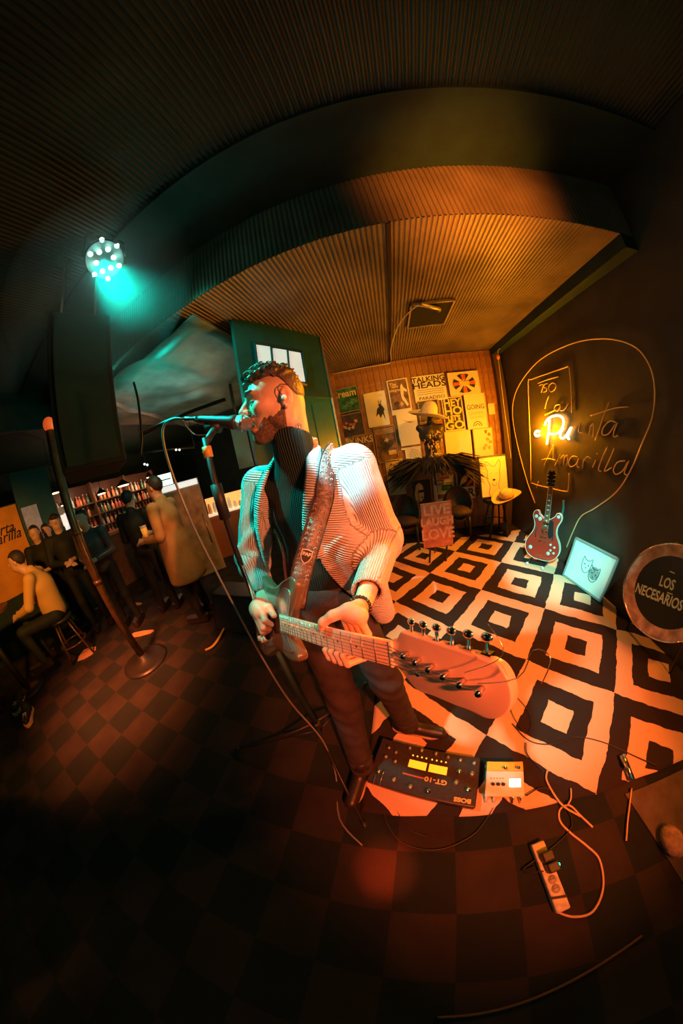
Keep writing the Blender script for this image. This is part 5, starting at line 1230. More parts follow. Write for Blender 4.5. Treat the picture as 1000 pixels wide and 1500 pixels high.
def onpart(px, py, off=.012):
    d = Vector(ray(px, py)); o_ = Vector((0, 0, CAM_H)); return o_ + d * ((wp0 + Nn * off - o_).dot(Nn) / d.dot(Nn))
wn1 = thing('window_1', None, None, tuple(onpart(410, 530))); wn1['kind'] = 'structure'
m_pane = mat('frosted_pane', (0.62, 0.66, 0.63), 0.5, noise=0.25, nscale=9, emit=0.55, ecol=(0.80, 0.95, 0.88))
def quad(ps, th, name, m, par, N_=None):
    N_ = N_ or Nn; V = [p for p in ps] + [p - N_ * th for p in ps]; return link_mesh(name, V, [(0, 1, 2, 3), (7, 6, 5, 4)] + [(k, (k + 1) % 4, 4 + (k + 1) % 4, 4 + k) for k in range(4)], m, par, False)
for a, b2, c2, d2 in (((375, 505), (396, 508), (400, 556), (381, 556)), ((400, 510), (420, 513), (424, 556), (403, 556)), ((423, 514), (440, 517), (447, 559), (427, 557))):
    quad([onpart(*q) for q in (a, b2, c2, d2)], .010, 'pane', m_pane, wn1)
fw = MB()
for a, b2 in (((373, 502), (443, 514)), ((443, 514), (449, 560)), ((380, 558), (449, 561)), ((373, 502), (380, 558)), ((397, 508), (402, 557)), ((421, 512), (425, 558))): fw.tube([onpart(*a, .014), onpart(*b2, .014)], .010, 4)
fw.build('window_frame', m_black, wn1)
MB().tube([onpart(441, 562, .02), onpart(449, 564, .02)], .010, 6).build('amber_marker', mat('amber_tape', (0.75, 0.42, 0.08), 0.4), label='amber reflector fixed on the dark green partition under the window', cat='reflector')
m_cab = mat('teal_cabinet', (0.03, 0.22, 0.19), 0.35, noise=0.1)
cbn = thing('cabinet', 'glossy teal cabinet with a pale edge standing against the green partition', 'cabinet', (-.62, 1.9, 0))
def onp2(px, py, off): return onpart(px, py, off)
q = [onpart(433, 594, .10), onpart(481, 585, .10), onpart(496, 652, .10), onpart(440, 660, .10)]
top = q[1].z
s_a = (q[1] - wp0).dot(D_); 
wallbox(MB(), max(.02, s_a), s_a + .52, 0, q[1].z, .014, .13).build('body', m_cab, cbn)
wallbox(MB(), max(.012, s_a - .012), s_a + .004, 0, q[1].z + .004, .13, .142).build('edge_strip', m_bind, cbn)
wallbox(MB(), s_a, s_a + .52, q[1].z, q[1].z + .006, .014, .14).build('top_strip', m_cab, cbn)
for k in range(2):
    wallbox(MB(), s_a + .02 + k * .25, s_a + .24 + k * .25, .08, q[1].z - .04, .130, .136).build('door', m_cab, cbn)

# ---------------------------------------------------------------- hanging loudspeaker at the left
hs_ = thing('loudspeaker', 'big black loudspeaker cabinet hanging from the ceiling at the left', 'loudspeaker', (-1.25, .55, 1.7))
pa, pb_ = ah(192, 640, 1.45), ah(95, 640, 1.42)
ctr = Vector(((pa.x + pb_.x) / 2 - .20, (pa.y + pb_.y) / 2 + .02, 2.12)); sx_ = Vector((pb_.x - pa.x, pb_.y - pa.y, 0)); wdt = sx_.length; sx_.normalize(); 
FB = frame(ctr, sx_, Vector((0, 0, 1)))
o = MB().prism([(-wdt / 2, -.20), (wdt / 2, -.20), (wdt / 2, .20), (-wdt / 2, .20)], -.44, .42, FB).build('cabinet', mat('loudspeaker_cloth', (0.010, 0.012, 0.011), 0.8, bump=0.4, bscale=300), hs_); bevel(o, .012)
sgn_ = -1 if (FB @ Vector((0, -.2, 0)) - Vector((0, 0, ctr.z))).length < (FB @ Vector((0, .2, 0)) - Vector((0, 0, ctr.z))).length else 1
MB().prism([(-wdt / 2 + .03, .20 * sgn_), (wdt / 2 - .03, .20 * sgn_), (wdt / 2 - .03, .212 * sgn_), (-wdt / 2 + .03, .212 * sgn_)], -.41, .39, FB).build('grille', m_black, hs_)
for x_ in (-.1, .1): MB().tube([FB @ Vector((x_, 0, .42)), Vector(((FB @ Vector((x_, 0, 0))).x, (FB @ Vector((x_, 0, 0))).y, ZU + .0))], .008).build('chain', m_steel, hs_, smooth=True)
MB().tube(smooth_path([ah(206, 668, 1.25), ah(208, 640, 1.25), ah(203, 590, 1.25), ah(196, 560, 1.25)]), .006).build('side_cable', m_black_fr, hs_, smooth=True)
# crumpled film of the low ceiling, added as a sheet just below it
m_foil = mat('crumpled_silver_sheet', (0.16, 0.27, 0.24), 0.4, metal=0.2, noise=0.3, nscale=5, bump=1.0, bscale=9)  # teal in the colour stands in for teal light on the ceiling
dv = []; df = []
A0 = [Vector((-2.6, 1.16, 2.60)), Vector((-1.05, 1.16, 2.60)), Vector((-1.05, 3.3, 2.60)), Vector((-3.5, 3.3, 2.60))]
for j in range(13):
    for i in range(17):
        u, v = i / 16, j / 12; p = (A0[0] * (1 - u) + A0[1] * u) * (1 - v) + (A0[3] * (1 - u) + A0[2] * u) * v
        p = p + Vector((0, 0, .05 * mnoise.noise(p * 2.2) + .02 * mnoise.noise(p * 6.0))); dv.append(p)
df = [(j * 17 + i, j * 17 + i + 1, (j + 1) * 17 + i + 1, (j + 1) * 17 + i) for j in range(12) for i in range(16)]
du = link_mesh('ceiling_sheet', dv, df, m_foil, None, True); sd_ = du.modifiers.new('thick', 'SOLIDIFY'); sd_.thickness = .01
tag(du, 'crumpled silvery sheet under the ceiling beside the hanging loudspeaker', 'duct')
MB().tube([ah(208, 636, 2.2), ah(262, 610, 2.2), ah(330, 585, 2.2)], .018, 6).build('ceiling_rail', m_black_fr, smooth=True)
tag(bpy.data.objects['ceiling_rail'], 'dark metal rail running below the crumpled ceiling sheet', 'rail')
lamp_light('sheet_light', 'SPOT', (-1.55, 2.5, 1.5), at(232, 575, 2, 2.6), 110, (0.75, 1.0, 0.85), 0.05, 50, 0.9)

# ---------------------------------------------------------------- post with a round base and an orange lamp on top
PB = at(214, 968, 2, 0); PT = ah(72, 622, Vector((PB.x, PB.y)).length); PT.x, PT.y = PB.x * 1.0, PB.y * 1.0
m_post = mat('brass_brown_post', (0.16, 0.10, 0.05), 0.35, metal=0.5, noise=0.3, nscale=20)
po = thing('post', 'dark round post rising from a black base with an orange knob at its top', 'post', (PB.x, PB.y, 0))
topz = PT.z
def pz(py): return topz + (0 - topz) * (py - 622) / (968 - 622)
MB().tube([(PB.x, PB.y, .04), (PB.x, PB.y, topz - .05)], .035, 16).build('pole', m_post, po, smooth=True)
MB().lathe((PB.x, PB.y, 0.001), (0, 0, 1), [(.24, 0), (.24, .015), (.20, .03), (.06, .05), (.045, .09)], 32).build('base', m_black_fr, po, smooth=True)
for z in (.9, 1.35): MB().tube([(PB.x, PB.y, z), (PB.x, PB.y, z + .035)], .040, 16).build('collar', m_post, po, smooth=True)
MB().ball((PB.x, PB.y, topz), (.05, .05, .065), 16, 10).build('knob', mat('orange_glow_knob', (0.9, 0.22, 0.05), 0.4, emit=0.5, ecol=(1.0, 0.12, 0.02)), po, smooth=True)
MB().tube([(PB.x + .04, PB.y + .02, .9), (PB.x + .045, PB.y + .03, 1.9)], .004, 6).build('wire', m_steel, po, smooth=True)

# ---------------------------------------------------------------- banner, pale panel and screens on the far left wall
m_ban = mat('orange_banner', (0.85, 0.36, 0.04), 0.7, noise=0.15, nscale=4)
XW = -5.0
bn = MB(); ya, yb = at(22, 738, 0, XW), at(46, 838, 0, XW)
y1 = ya.y
banner = MB().bbox((XW - .018, -1.2, .78), (XW, y1, at(22, 738, 0, XW).z)).build('banner', m_ban, label='orange banner with dark script lettering behind the tables', cat='banner')
FW = frame(Vector((XW + .004, at(14, 777, 0, XW).y, at(14, 777, 0, XW).z)), (0, 1, 0), (1, 0, 0))
MX = Matrix.Translation((-.02, 0, 0))
if True:
    text('lettering', 'Puerta', frame(at(-6, 780, 0, XW + .004), (0, 1, 0), (1, 0, 0)), .22, m_ink, banner, .001, shear=.4, sx=.9, bold=.002)
    text('lettering', 'Amarilla', frame(at(-2, 791, 0, XW + .004), (0, 1, 0), (1, 0, 0)), .22, m_ink, banner, .001, shear=.4, sx=.9, bold=.002)
bst = MB().bbox((XW - .05, -1.25, 0), (XW - .02, y1 + .02, ya.z + .02)).build('screen_wall', m_black, kind='structure')
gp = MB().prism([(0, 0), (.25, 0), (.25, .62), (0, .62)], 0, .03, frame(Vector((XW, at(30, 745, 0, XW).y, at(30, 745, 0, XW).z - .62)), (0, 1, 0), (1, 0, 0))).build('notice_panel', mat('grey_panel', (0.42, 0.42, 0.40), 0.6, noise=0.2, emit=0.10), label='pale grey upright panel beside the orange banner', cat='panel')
MB().bbox((XW - .05, y1 + .02, 0), (XW - .02, 1.15, 2.5)).build('wall_screen', m_dteal, kind='structure')

# ---------------------------------------------------------------- the bar along the back
m_shelf = mat('bar_wood', (0.12, 0.06, 0.03), 0.5, noise=0.3, nscale=10); m_warm = mat('warm_bar_lamp', (1, 0.6, 0.35), 0.4, emit=7, ecol=(1.0, 0.50, 0.25))
BXX = -6.0
bar = thing('back_bar', 'dark back bar of stepped shelves crowded with glinting bottles', 'shelf', (BXX, 2.6, 0))
for z in (.9, 1.18, 1.46, 1.74): MB().bbox((BXX - .25, 1.35, z), (BXX, 3.9, z + .02)).build('shelf', m_shelf, bar)
MB().bbox((BXX - .28, 1.35, 0), (BXX - .25, 3.9, 2.2)).build('back_panel', mat('back_bar_panel', (0.10, 0.05, 0.035), 0.4), bar)
for y in (1.33, 2.2, 3.05, 3.9): MB().bbox((BXX - .25, y, 0), (BXX + .02, y + .03, 2.2)).build('upright', m_shelf, bar)
random.seed(21)
cols = [mat('amber_bottle', (0.75, 0.32, 0.12), 0.15, spec=1.0), mat('clear_bottle', (0.75, 0.75, 0.7), 0.1, spec=1.0), mat('green_bottle', (0.10, 0.30, 0.18), 0.12, spec=1.0), mat('red_bottle', (0.62, 0.16, 0.10), 0.15)]
caps = mat('pale_cap', (0.8, 0.75, 0.65), 0.3)
prot = {}
BAY = ('post side', 'middle', 'light box side'); SHN = ('lowest', 'second lowest', 'second highest', 'highest')
LBL = ['amber bottle among the bottles on the back bar shelves', 'clear bottle among the bottles on the back bar shelves', 'green bottle among the bottles on the back bar shelves', 'red bottle among the bottles on the back bar shelves']
for z in (.92, 1.20, 1.48, 1.76):
    y = 1.42
    while y < 3.85:
        k = random.choice((0, 0, 1, 1, 2, 3)); 
        if not any(abs(y - u) < .05 for u in (1.345, 2.215, 3.065, 3.915)):
            if k not in prot:
                b_ = MB().lathe((0, 0, 0), (0, 0, 1), [(.032, 0), (.034, .01), (.034, .13), (.012, .17), (.012, .21)], 10).build('bottle', cols[k], smooth=True)
                MB().lathe((0, 0, .205), (0, 0, 1), [(.014, 0), (.014, .02)], 8).build('cap', caps, b_, smooth=True); prot[k] = b_; o = b_
            else: o = copy_tree(prot[k], (0, 0, 0))
            lb_ = LBL[k].split(' among')[0] + ' on the ' + SHN[int((z - .9) / .28)] + ' back bar shelf, ' + BAY[0 if y < 2.2 else 1 if y < 3.05 else 2] + ' bay'; tag(o, lb_, 'bottle', lb_.replace('bottle', 'bottles'))
            o.location = (BXX - .07 - random.random() * .1, y, z + .001); o.scale = (1, 1, random.uniform(.85, 1.1))
        y += random.uniform(.075, .13)
for y in (1.8, 2.6, 3.4): lamp_light('shelf_glow_light', 'POINT', (BXX + .35, y, 1.95), None, 9, (1.0, 0.50, 0.28), 0.05)
# counter in front
ct = thing('bar_counter', 'long dark bar counter with a lit wooden top behind the standing guests', 'counter', (-5.2, 2.8, 0))
MB().bbox((-5.35, 1.5, 0), (-5.0, 4.0, 1.02)).build('front', m_shelf, ct); MB().bbox((-5.42, 1.45, 1.02), (-4.93, 4.05, 1.07)).build('worktop', mat('counter_top', (0.35, 0.18, 0.10), 0.3), ct)
# pendant lamps
def pendant(p, label, zc=2.9, s=1.0):
    t = thing('pendant_lamp', label, 'lamp', tuple(p), 'pendant lamps over the bar'); p = Vector(p)
    MB().lathe(p, (0, 0, 1), [(.12 * s, 0), (.115 * s, .015), (.05 * s, .07), (.018 * s, .10)], 20).build('shade', m_black_fr, t, smooth=True)
    MB().lathe(p + Vector((0, 0, -.012)), (0, 0, 1), [(.08 * s, 0), (.095 * s, .008), (.09 * s, .02)], 16).build('bulb', m_warm, t, smooth=True)
    MB().cyl(p + Vector((0, 0, .1)), (p.x, p.y, zc), .005, 6).build('cord', m_blk, t)
    return t
for px, d, lb, s in (((181, 711), 4.6, 'brightest pendant lamp over the bar, next to the lit sign', 1.0), ((149, 723), 5.0, 'pendant lamp with a dull glow over the bottle shelves', .75), ((81, 722), 5.2, 'small pendant lamp left of the dark post', .75), ((93, 740), 5.3, 'small pendant lamp just above the capped guest', .5), ((219, 699), 5.0, 'faint pendant lamp left of the lit green-white sign', .6)):
    p = ah(*px, d); pendant(p, lb, 2.96 if p.x < -3.6 else ZC, s)
# ceiling glints: spotlights on a track
tr = thing('track_light', 'dark ceiling track with small pale lamps above the bar', 'lamp', tuple(ah(210, 680, 4.2)))
MB().tube([ah(165, 668, 4.2), ah(285, 655, 4.2)], .02, 6).build('track', m_black_fr, tr, smooth=True)
for px in ((212, 680), (216, 681), (258, 659), (263, 659), (165, 666), (171, 665), (140, 679)): MB().ball(ah(*px, 4.1), .018, 8, 6).build('bulb', mat('pale_glint', (0.9, 1, 0.9), 0.3, emit=1.6, ecol=(0.8, 1.0, 0.85)), tr, smooth=True)
for px in ((165, 668), (285, 655)):
    p = ah(*px, 4.2); MB().cyl(p, (p.x, p.y, 2.96 if p.x < -3.6 else ZC), .008, 6).build('rod', m_black_fr, tr)
# lit sign, white menu light-box and fridge
def facing(px, d): p = ah(*px, d); n = Vector((-p.x, -p.y, 0)).normalized(); return frame(p, n.cross(Vector((0, 0, -1))) * -1 if False else Vector((0, 0, 1)).cross(n), n)
m_lit = mat('lit_green_white', (0.8, 1, 0.85), 0.4, emit=2.0, ecol=(0.70, 1.0, 0.72)); m_lit2 = mat('lit_white', (0.9, 0.9, 0.85), 0.4, emit=0.8, ecol=(0.85, 0.9, 0.85))
def slab(px0, px1, d, name, m, label, cat, th=.06, tilt=0.0, parts=None):
    c = ((px0[0] + px1[0]) / 2, (px0[1] + px1[1]) / 2); F = facing(c, d); n = Vector((F[0][2], F[1][2], F[2][2])); o_ = Vector((0, 0, CAM_H))
    def hit(px): dd = Vector(ray(*px)); return o_ + dd * ((Vector((F[0][3], F[1][3], F[2][3])) - o_).dot(n) / dd.dot(n))
    Fi = F.inverted(); a, b2 = Fi @ hit(px0), Fi @ hit(px1)
    x0, x1 = sorted((a.x, b2.x)); y0, y1_ = sorted((a.y, b2.y))
    o = MB().prism([(x0, y0), (x1, y0), (x1, y1_), (x0, y1_)], -th, 0, F).build(name, m, label=label, cat=cat)
    return o, F, (x0, y0, x1, y1_)
o, F, b4 = slab((227, 698), (254, 708), 4.3, 'light_box', m_lit, 'small green-white light box above the bar beside the dark-haired guest', 'sign')
MB().prism([(b4[0] + .02, (b4[1] + b4[3]) / 2 - .01), (b4[2] - .02, (b4[1] + b4[3]) / 2 - .01), (b4[2] - .02, (b4[1] + b4[3]) / 2 + .01), (b4[0] + .02, (b4[1] + b4[3]) / 2 + .01)], 0, .003, F).build('stripe', mat('green_stripe', (0.1, 0.5, 0.3), 0.5), o)
o, F, b4 = slab((236, 716), (258, 722), 4.62, 'menu_strip', m_lit2, 'white strip with dark figures below the green-white light box', 'sign')
text('lettering', '101A', frame(F @ Vector(((b4[0] + b4[2]) / 2, (b4[1] + b4[3]) / 2, .002)), F.to_3x3() @ Vector((1, 0, 0)), F.to_3x3() @ Vector((0, 0, 1))), .10, m_ink, o)
m_fridge = mat('fridge_glass', (0.30, 0.22, 0.13), 0.3, noise=0.5, nscale=6)
F = facing((272, 742), 3.9)
fr3 = thing('fridge', 'upright bar fridge with a pale frame and brown glass beside the bar', 'fridge', (F[0][3], F[1][3], 0)); F[2][3] = 0
zt = ah(270, 704, 3.9).z
o = MB().prism([(-.30, 0), (.30, 0), (.30, zt), (-.30, zt)], -.5, 0, F).build('body', mat('fridge_body', (0.30, 0.28, 0.24), 0.5), fr3)
MB().prism([(-.26, .1), (.26, .1), (.26, zt - .12), (-.26, zt - .12)], 0, .02, F).build('door', m_fridge, fr3)
MB().prism([(-.28, zt - .10), (.28, zt - .10), (.28, zt - .01), (-.28, zt - .01)], 0, .02, F).build('header', m_lit2, fr3)
MB().tube([F @ Vector((.22, .5, .03)), F @ Vector((.22, 1.0, .03))], .012, 6).build('handle', m_steel, fr3, smooth=True)
# bright back counter right of the stand
F = facing((340, 738), 4.4); F[2][3] = 0
bc = thing('serving_hatch', 'brightly lit orange serving shelf glimpsed between the stand and the singer', 'shelf', (F[0][3], F[1][3], 0))
zc_ = ah(340, 748, 4.4).z
MB().prism([(-.5, 0), (.5, 0), (.5, zc_), (-.5, zc_)], -.3, 0, F).build('front', mat('rust_front', (0.45, 0.14, 0.05), 0.5), bc)
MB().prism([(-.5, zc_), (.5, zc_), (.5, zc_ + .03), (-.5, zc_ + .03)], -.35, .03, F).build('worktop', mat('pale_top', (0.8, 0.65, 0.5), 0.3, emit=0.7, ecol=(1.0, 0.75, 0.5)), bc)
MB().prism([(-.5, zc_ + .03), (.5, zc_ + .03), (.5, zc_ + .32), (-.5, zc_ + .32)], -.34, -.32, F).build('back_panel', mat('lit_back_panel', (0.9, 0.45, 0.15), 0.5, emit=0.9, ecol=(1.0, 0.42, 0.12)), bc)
for k in range(10):
    x_ = -.44 + k * .098; hgt = random.uniform(.10, .24); kk = k % 3
    o = MB().lathe(F @ Vector((x_, zc_ + .031, -.15)), (0, 0, 1), [(.03, 0), (.036, .02), (.032, hgt * .7), (.014, hgt)], 12).build('jar', (cols[0], cols[1], caps)[kk], smooth=True)
    ORD = ('first', 'second', 'third', 'fourth')[k // 3]
    tag(o, ORD + ' ' + ('amber jar in the row on the bright serving shelf', 'clear jar in the row on the bright serving shelf', 'white jar in the row on the bright serving shelf')[kk] + ', counted from the stand', 'jar', ('amber', 'clear', 'white')[kk] + ' jars on the serving shelf')
lamp_light('serving_light', 'POINT', F @ Vector((0, zc_ + .6, .2)), None, 8, (1.0, 0.55, 0.3), 0.05)
mn = slab((336, 622), (372, 682), 2.9, 'wall_monitor', mat('dim_monitor', (0.20, 0.23, 0.19), 0.4, noise=0.2, nscale=4), 'dull grey-green monitor seen between the microphone and the singer chin', 'monitor', .05)
MB().tube([mn[1] @ Vector((0, mn[2][3], -.03)), Vector(((mn[1] @ Vector((0, 0, -.03))).x, (mn[1] @ Vector((0, 0, -.03))).y, ZC))], .02).build('bracket', m_black_fr, mn[0], smooth=True)
# small screens on the left
tl = None
for a, b2, m, nm in (((84, 744), (98, 752), mat('dim_screen', (0.3, 0.3, 0.26), 0.4, emit=0.15), 'screen'), ((88, 754), (105, 767), m_lit2, 'screen'), ((94, 768), (108, 778), m_lit2, 'screen')):
    sl, F, b4 = slab(a, b2, 4.75, nm, m, None, None, .03)
    p = F @ Vector(((b4[0] + b4[2]) / 2, (b4[1] + b4[3]) / 2, -.05))
    if tl is None:
        tl = thing('till_rack', 'rack of three small screens, two of them lit white, seen behind the post', 'screen', (p.x, p.y, 0))
    sl.parent = tl; sl.matrix_parent_inverse = Matrix.Translation(-Vector(tl.location)); top_ = max(p.z, 0) if tl.get('_top') is None else tl['_top']; tl['_top'] = top_
    MB().cyl((p.x, p.y, p.z), (tl.location.x, tl.location.y, p.z), .010, 6).build('arm', m_black_fr, tl)
MB().cyl((tl.location.x, tl.location.y, .001), (tl.location.x, tl.location.y, tl['_top'] + .05), .014, 8).build('pole', m_black_fr, tl)
# ---------------------------------------------------------------- guests
m_hd = mat('guest_dark_hair', (0.03, 0.02, 0.015), 0.6); m_gsk = mat('guest_skin', (0.70, 0.42, 0.28), 0.5)
m_drk = mat('guest_dark_jacket', (0.008, 0.013, 0.012), 0.75, noise=0.3, nscale=10); m_tan_c = mat('guest_tan_coat', (0.50, 0.30, 0.12), 0.8, noise=0.15, nscale=8)
m_or = mat('guest_mustard_shirt', (0.72, 0.42, 0.12), 0.8); m_gry = mat('guest_grey_vest', (0.20, 0.20, 0.17), 0.8)
def guest(pos, yaw, label, top, H_=1.70, arms='down', sit=False, hair='short', legs=None, lean=0.0, cap=False, coat=False, topR=None):
    """figure of height H_ standing (or sitting) at pos, facing yaw (radians from +x)"""
    s = H_ / 1.75; x0, y0, z0 = pos; cs, sn = math.cos(yaw), math.sin(yaw)
    def W(x, y, z):                                             # x forward, y to the figure's left
        x += lean * max(0, z - .95); return Vector((x0 + (x * cs - y * sn) * s, y0 + (x * sn + y * cs) * s, z0 + z * s))
    t = thing('person', label, 'person', (x0, y0, z0))
    dz = -.42 if sit else 0
    def P_(x, y, z): return W(x, y, z + dz)
    sh = [P_(0, k * .19, 1.42) for k in (1, -1)]
    pose = {'down': [((-.02, .24, 1.13), (.08, .24, .88)), ((-.02, -.24, 1.13), (.08, -.24, .88))],
            'drink': [((-.02, .25, 1.14), (.25, .16, 1.12)), ((.02, -.26, 1.13), (.27, -.10, 1.15))],
            'front': [((.02, .25, 1.13), (.24, .06, 1.10)), ((.02, -.25, 1.13), (.24, -.04, 1.08))],
            'table': [((.16, .22, 1.16), (.38, .08, 1.10)), ((.16, -.24, 1.16), (.38, -.10, 1.10))]}[arms]
    el = [P_(*p[0]) for p in pose]; wr = [P_(*p[1]) for p in pose]
    hc = P_(.03, 0, 1.63); ex = np.array([[cs, -sn, 0], [sn, cs, 0], [0, 0, 1]], np.float32)
    def f_skin(P):
        q = (P - np.array(hc, dtype=np.float32)) @ ex / s
        d = elli(q, (-.01, 0, .02), (.092, .074, .098)); d = smin(d, elli(q, (.025, 0, -.055), (.055, .050, .050)), .03)
        d = smin(d, elli(q, (.093, 0, -.012), (.017, .011, .022)), .012)
        qs = np.stack([q[..., 0], np.abs(q[..., 1]), q[..., 2]], -1); d = smax(d, -elli(qs, (.088, .032, .014), (.012, .014, .009)), .01); d = smin(d, elli(qs, (-.01, .077, -.005), (.015, .008, .028)), .006)
        d = smax(d, -elli(q, (.085, 0, -.050), (.012, .020, .005)), .006)
        d = d * s; d = smin(d, cone(P, hc - Vector((0, 0, .06 * s)), P_(-.01, 0, 1.42), .055 * s, .06 * s), .03)
        d = smin(d, chain(P, None, [sh[0], el[0], wr[0]], [.04, .03, .026], .01), .03); d = smin(d, chain(P, None, [sh[1], el[1], wr[1]], [.04, .03, .026], .01), .03)
        for a, b2, sg_ in ((el[0], wr[0], 1), (el[1], wr[1], -1)):
            dr_ = (b2 - a).normalized(); d = np.minimum(d, chain(P, None, [b2 - dr_ * .05, b2, b2 + dr_ * .07 * s], [.028 * s, .026 * s, .034 * s], .02))
            sd2 = Vector((-sn, cs, 0))
            for j in range(4): d = smin(d, chain(P, None, [b2 + dr_ * .06 + sd2 * (j - 1.5) * .018, b2 + dr_ * .11 + sd2 * (j - 1.5) * .02 - Vector((0, 0, .01)), b2 + dr_ * .135 + sd2 * (j - 1.5) * .016 - Vector((0, 0, .03))], [.011, .010, .008], .004), .006)
            d = smin(d, cone(P, b2 + dr_ * .02, b2 + dr_ * .07 + Vector((0, 0, .035)), .013, .010), .008)
        return d
    pts = [hc] + sh + el + wr; lo = Vector([min(p[i] for p in pts) - .18 for i in range(3)]); hi = Vector([max(p[i] for p in pts) + .18 for i in range(3)])
    sdf_obj('body', f_skin, lo, hi, .010, m_gsk, t)
    long_ = .55 if coat else .88
    def f_top(P):
        d = cone(P, P_(0, .0, 1.28), P_(0, 0, .98), .155 * s, .14 * s); d = smin(d, elli((P - np.array(P_(0, 0, 1.30), dtype=np.float32)) @ ex, (0, 0, 0), (.11 * s, .18 * s, .15 * s)), .05)
        d = smin(d, cone(P, sh[0], sh[1], .06 * s, .06 * s), .05)
        if coat: d = smin(d, cone(P, P_(0, 0, .98), P_(-.01, 0, .60), .18 * s, .22 * s), .05)
        d = np.maximum(d, (P_(0, 0, long_).z) - P[..., 2])
        for i in (0, 1): d = smin(d, chain(P, None, [sh[i], el[i], el[i] + (wr[i] - el[i]) * .82], [.065 * s, .052 * s, .042 * s], .02), .02)
        return smin(d, cone(P, P_(-.01, 0, 1.42), P_(-.01, 0, 1.48), .075 * s, .066 * s), .02)
    pts = sh + el + wr + [P_(0, 0, .5 if coat else .85)]; lo = Vector([min(p[i] for p in pts) - .24 for i in range(3)]); hi = Vector([max(p[i] for p in pts) + .24 for i in range(3)])
    sdf_obj('jacket' if coat or top is m_drk else 'shirt', f_top, lo, hi, .013, top, t)
    # legs
    if sit: L = [[P_(0, k * .10, .92), P_(.42, k * .12, .92), P_(.40, k * .12, .50)] for k in (1, -1)]
    else: L = [[W(0, k * .09, .90), W(.02, k * .11, .48), W(-.01, k * .12, .08)] for k in (1, -1)]
    def f_leg(P):
        d = elli((P - np.array(P_(0, 0, .94), dtype=np.float32)) @ ex, (0, 0, 0), (.12 * s, .16 * s, .11 * s))
        for l in L: d = smin(d, chain(P, None, l, [.085 * s, .062 * s, .048 * s], .03), .03)
        return d
    pts = [p for l in L for p in l] + [P_(0, 0, .94)]; lo = Vector([min(p[i] for p in pts) - .2 for i in range(3)]); hi = Vector([max(p[i] for p in pts) + .2 for i in range(3)]); lo.z = max(lo.z, .03)
    sdf_obj('trousers', f_leg, lo, hi, .014, legs or m_drk, t)
    for l in L:
        a = l[2]; f_ = Vector((cs, sn, 0)); z = a.z - .055
        MB().prism(curve_out([(-.07, -.035), (-.07, .035), (.06, .045), (.17, .038), (.20, 0), (.17, -.038), (.06, -.045)], 3), 0, .07, frame(Vector((a.x, a.y, z)), f_, (0, 0, 1))).build('shoe', m_shoe, t)
    def f_hair(P):
        q = (P - np.array(hc, dtype=np.float32)) @ ex / s
        d = elli(q, (-.014, 0, .028), (.098, .081, .100)); cut = np.maximum(d, -(q[..., 2] - .005 - np.clip(q[..., 0] * 1.5 + .02, -.08, .062)))
        if hair == 'long': cut = smin(cut, np.maximum(elli(q, (-.05, 0, -.07), (.065, .095, .16)), q[..., 0] - .035), .02)
        return (cut + .003 * np.sin(q[..., 0] * 120) * np.sin(q[..., 1] * 140 + q[..., 2] * 90)) * s
    sdf_obj('cap' if cap else 'hair', f_hair, hc - Vector((.2, .2, .28)), hc + Vector((.2, .2, .18)), .011, m_hd, t)
    if cap: MB().prism(curve_out([(.06, -.06), (.13, -.045), (.155, 0), (.13, .045), (.06, .06)], 3), .055, .066, frame(hc, Vector((cs, sn, 0)), (0, 0, 1))).build('cap_peak', m_hd, t)
    return t, P_, wr
def gpos(px, d): p = ah(*px, d); return (p.x, p.y, 0)
R_ = math.radians
guest(gpos((50, 778), 4.35), R_(-25), 'long-haired person in dark jacket standing nearest the pale grey panel', m_drk, 1.62, 'front', hair='long')
guest(gpos((68, 776), 4.7), R_(-30), 'person half hidden between the long-haired guest and the capped guest', m_drk, 1.60, 'down')
guest(gpos((84, 772), 4.0), R_(-15), 'person in a black cap and black jacket standing left of the post', m_drk, 1.66, 'front', cap=True)
g4, _, _ = guest(gpos((131, 772), 3.5), R_(-50), 'bright-faced person in a shiny padded jacket right of the post', mat('shiny_padded_jacket', (0.10, 0.09, 0.09), 0.3, bump=1.0, bscale=18), 1.58, 'front', lean=.12)
guest(gpos((190, 742), 3.3), R_(120), 'curly-haired person in black seen from behind facing the bar', m_drk, 1.63, 'front')
g6, P6, w6 = guest(gpos((232, 724), 2.65), R_(205), 'dark-haired person in long tan coat holding an amber glass', m_tan_c, 1.66, 'drink', coat=True)
gl = thing('beer_glass', 'amber beer glass in the hand of the person in the tan coat', 'glass', tuple(ah(229, 791, 2.35)))
hp_ = w6[1] + (w6[1] - P6(.02, -.26, 1.13)).normalized() * .10
gl.location = hp_; gl['_base'] = tuple(hp_)
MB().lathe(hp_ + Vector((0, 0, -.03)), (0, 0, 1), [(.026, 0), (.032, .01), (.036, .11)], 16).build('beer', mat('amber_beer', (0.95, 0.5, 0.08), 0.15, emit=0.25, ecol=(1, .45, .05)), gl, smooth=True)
MB().lathe(hp_ + Vector((0, 0, .08)), (0, 0, 1), [(.037, 0), (.038, .02)], 16).build('foam', m_bind, gl, smooth=True)
sp_ = at(112, 950, 2, 0)
stp = Vector((-3.55, .32, 0))
g7, P7, w7 = guest((stp.x, stp.y, .10), R_(-115), 'short-haired person in a mustard shirt sitting bent over the high table', m_or, 1.72, 'table', sit=True, lean=.45)
stl = thing('bar_stool', 'dark bar stool under the guest in the mustard shirt', 'stool', (stp.x, stp.y, 0))
MB().lathe((stp.x, stp.y, .50), (0, 0, 1), [(.15, 0), (.16, .01), (.16, .035)], 20).build('seat', m_black_fr, stl, smooth=True)
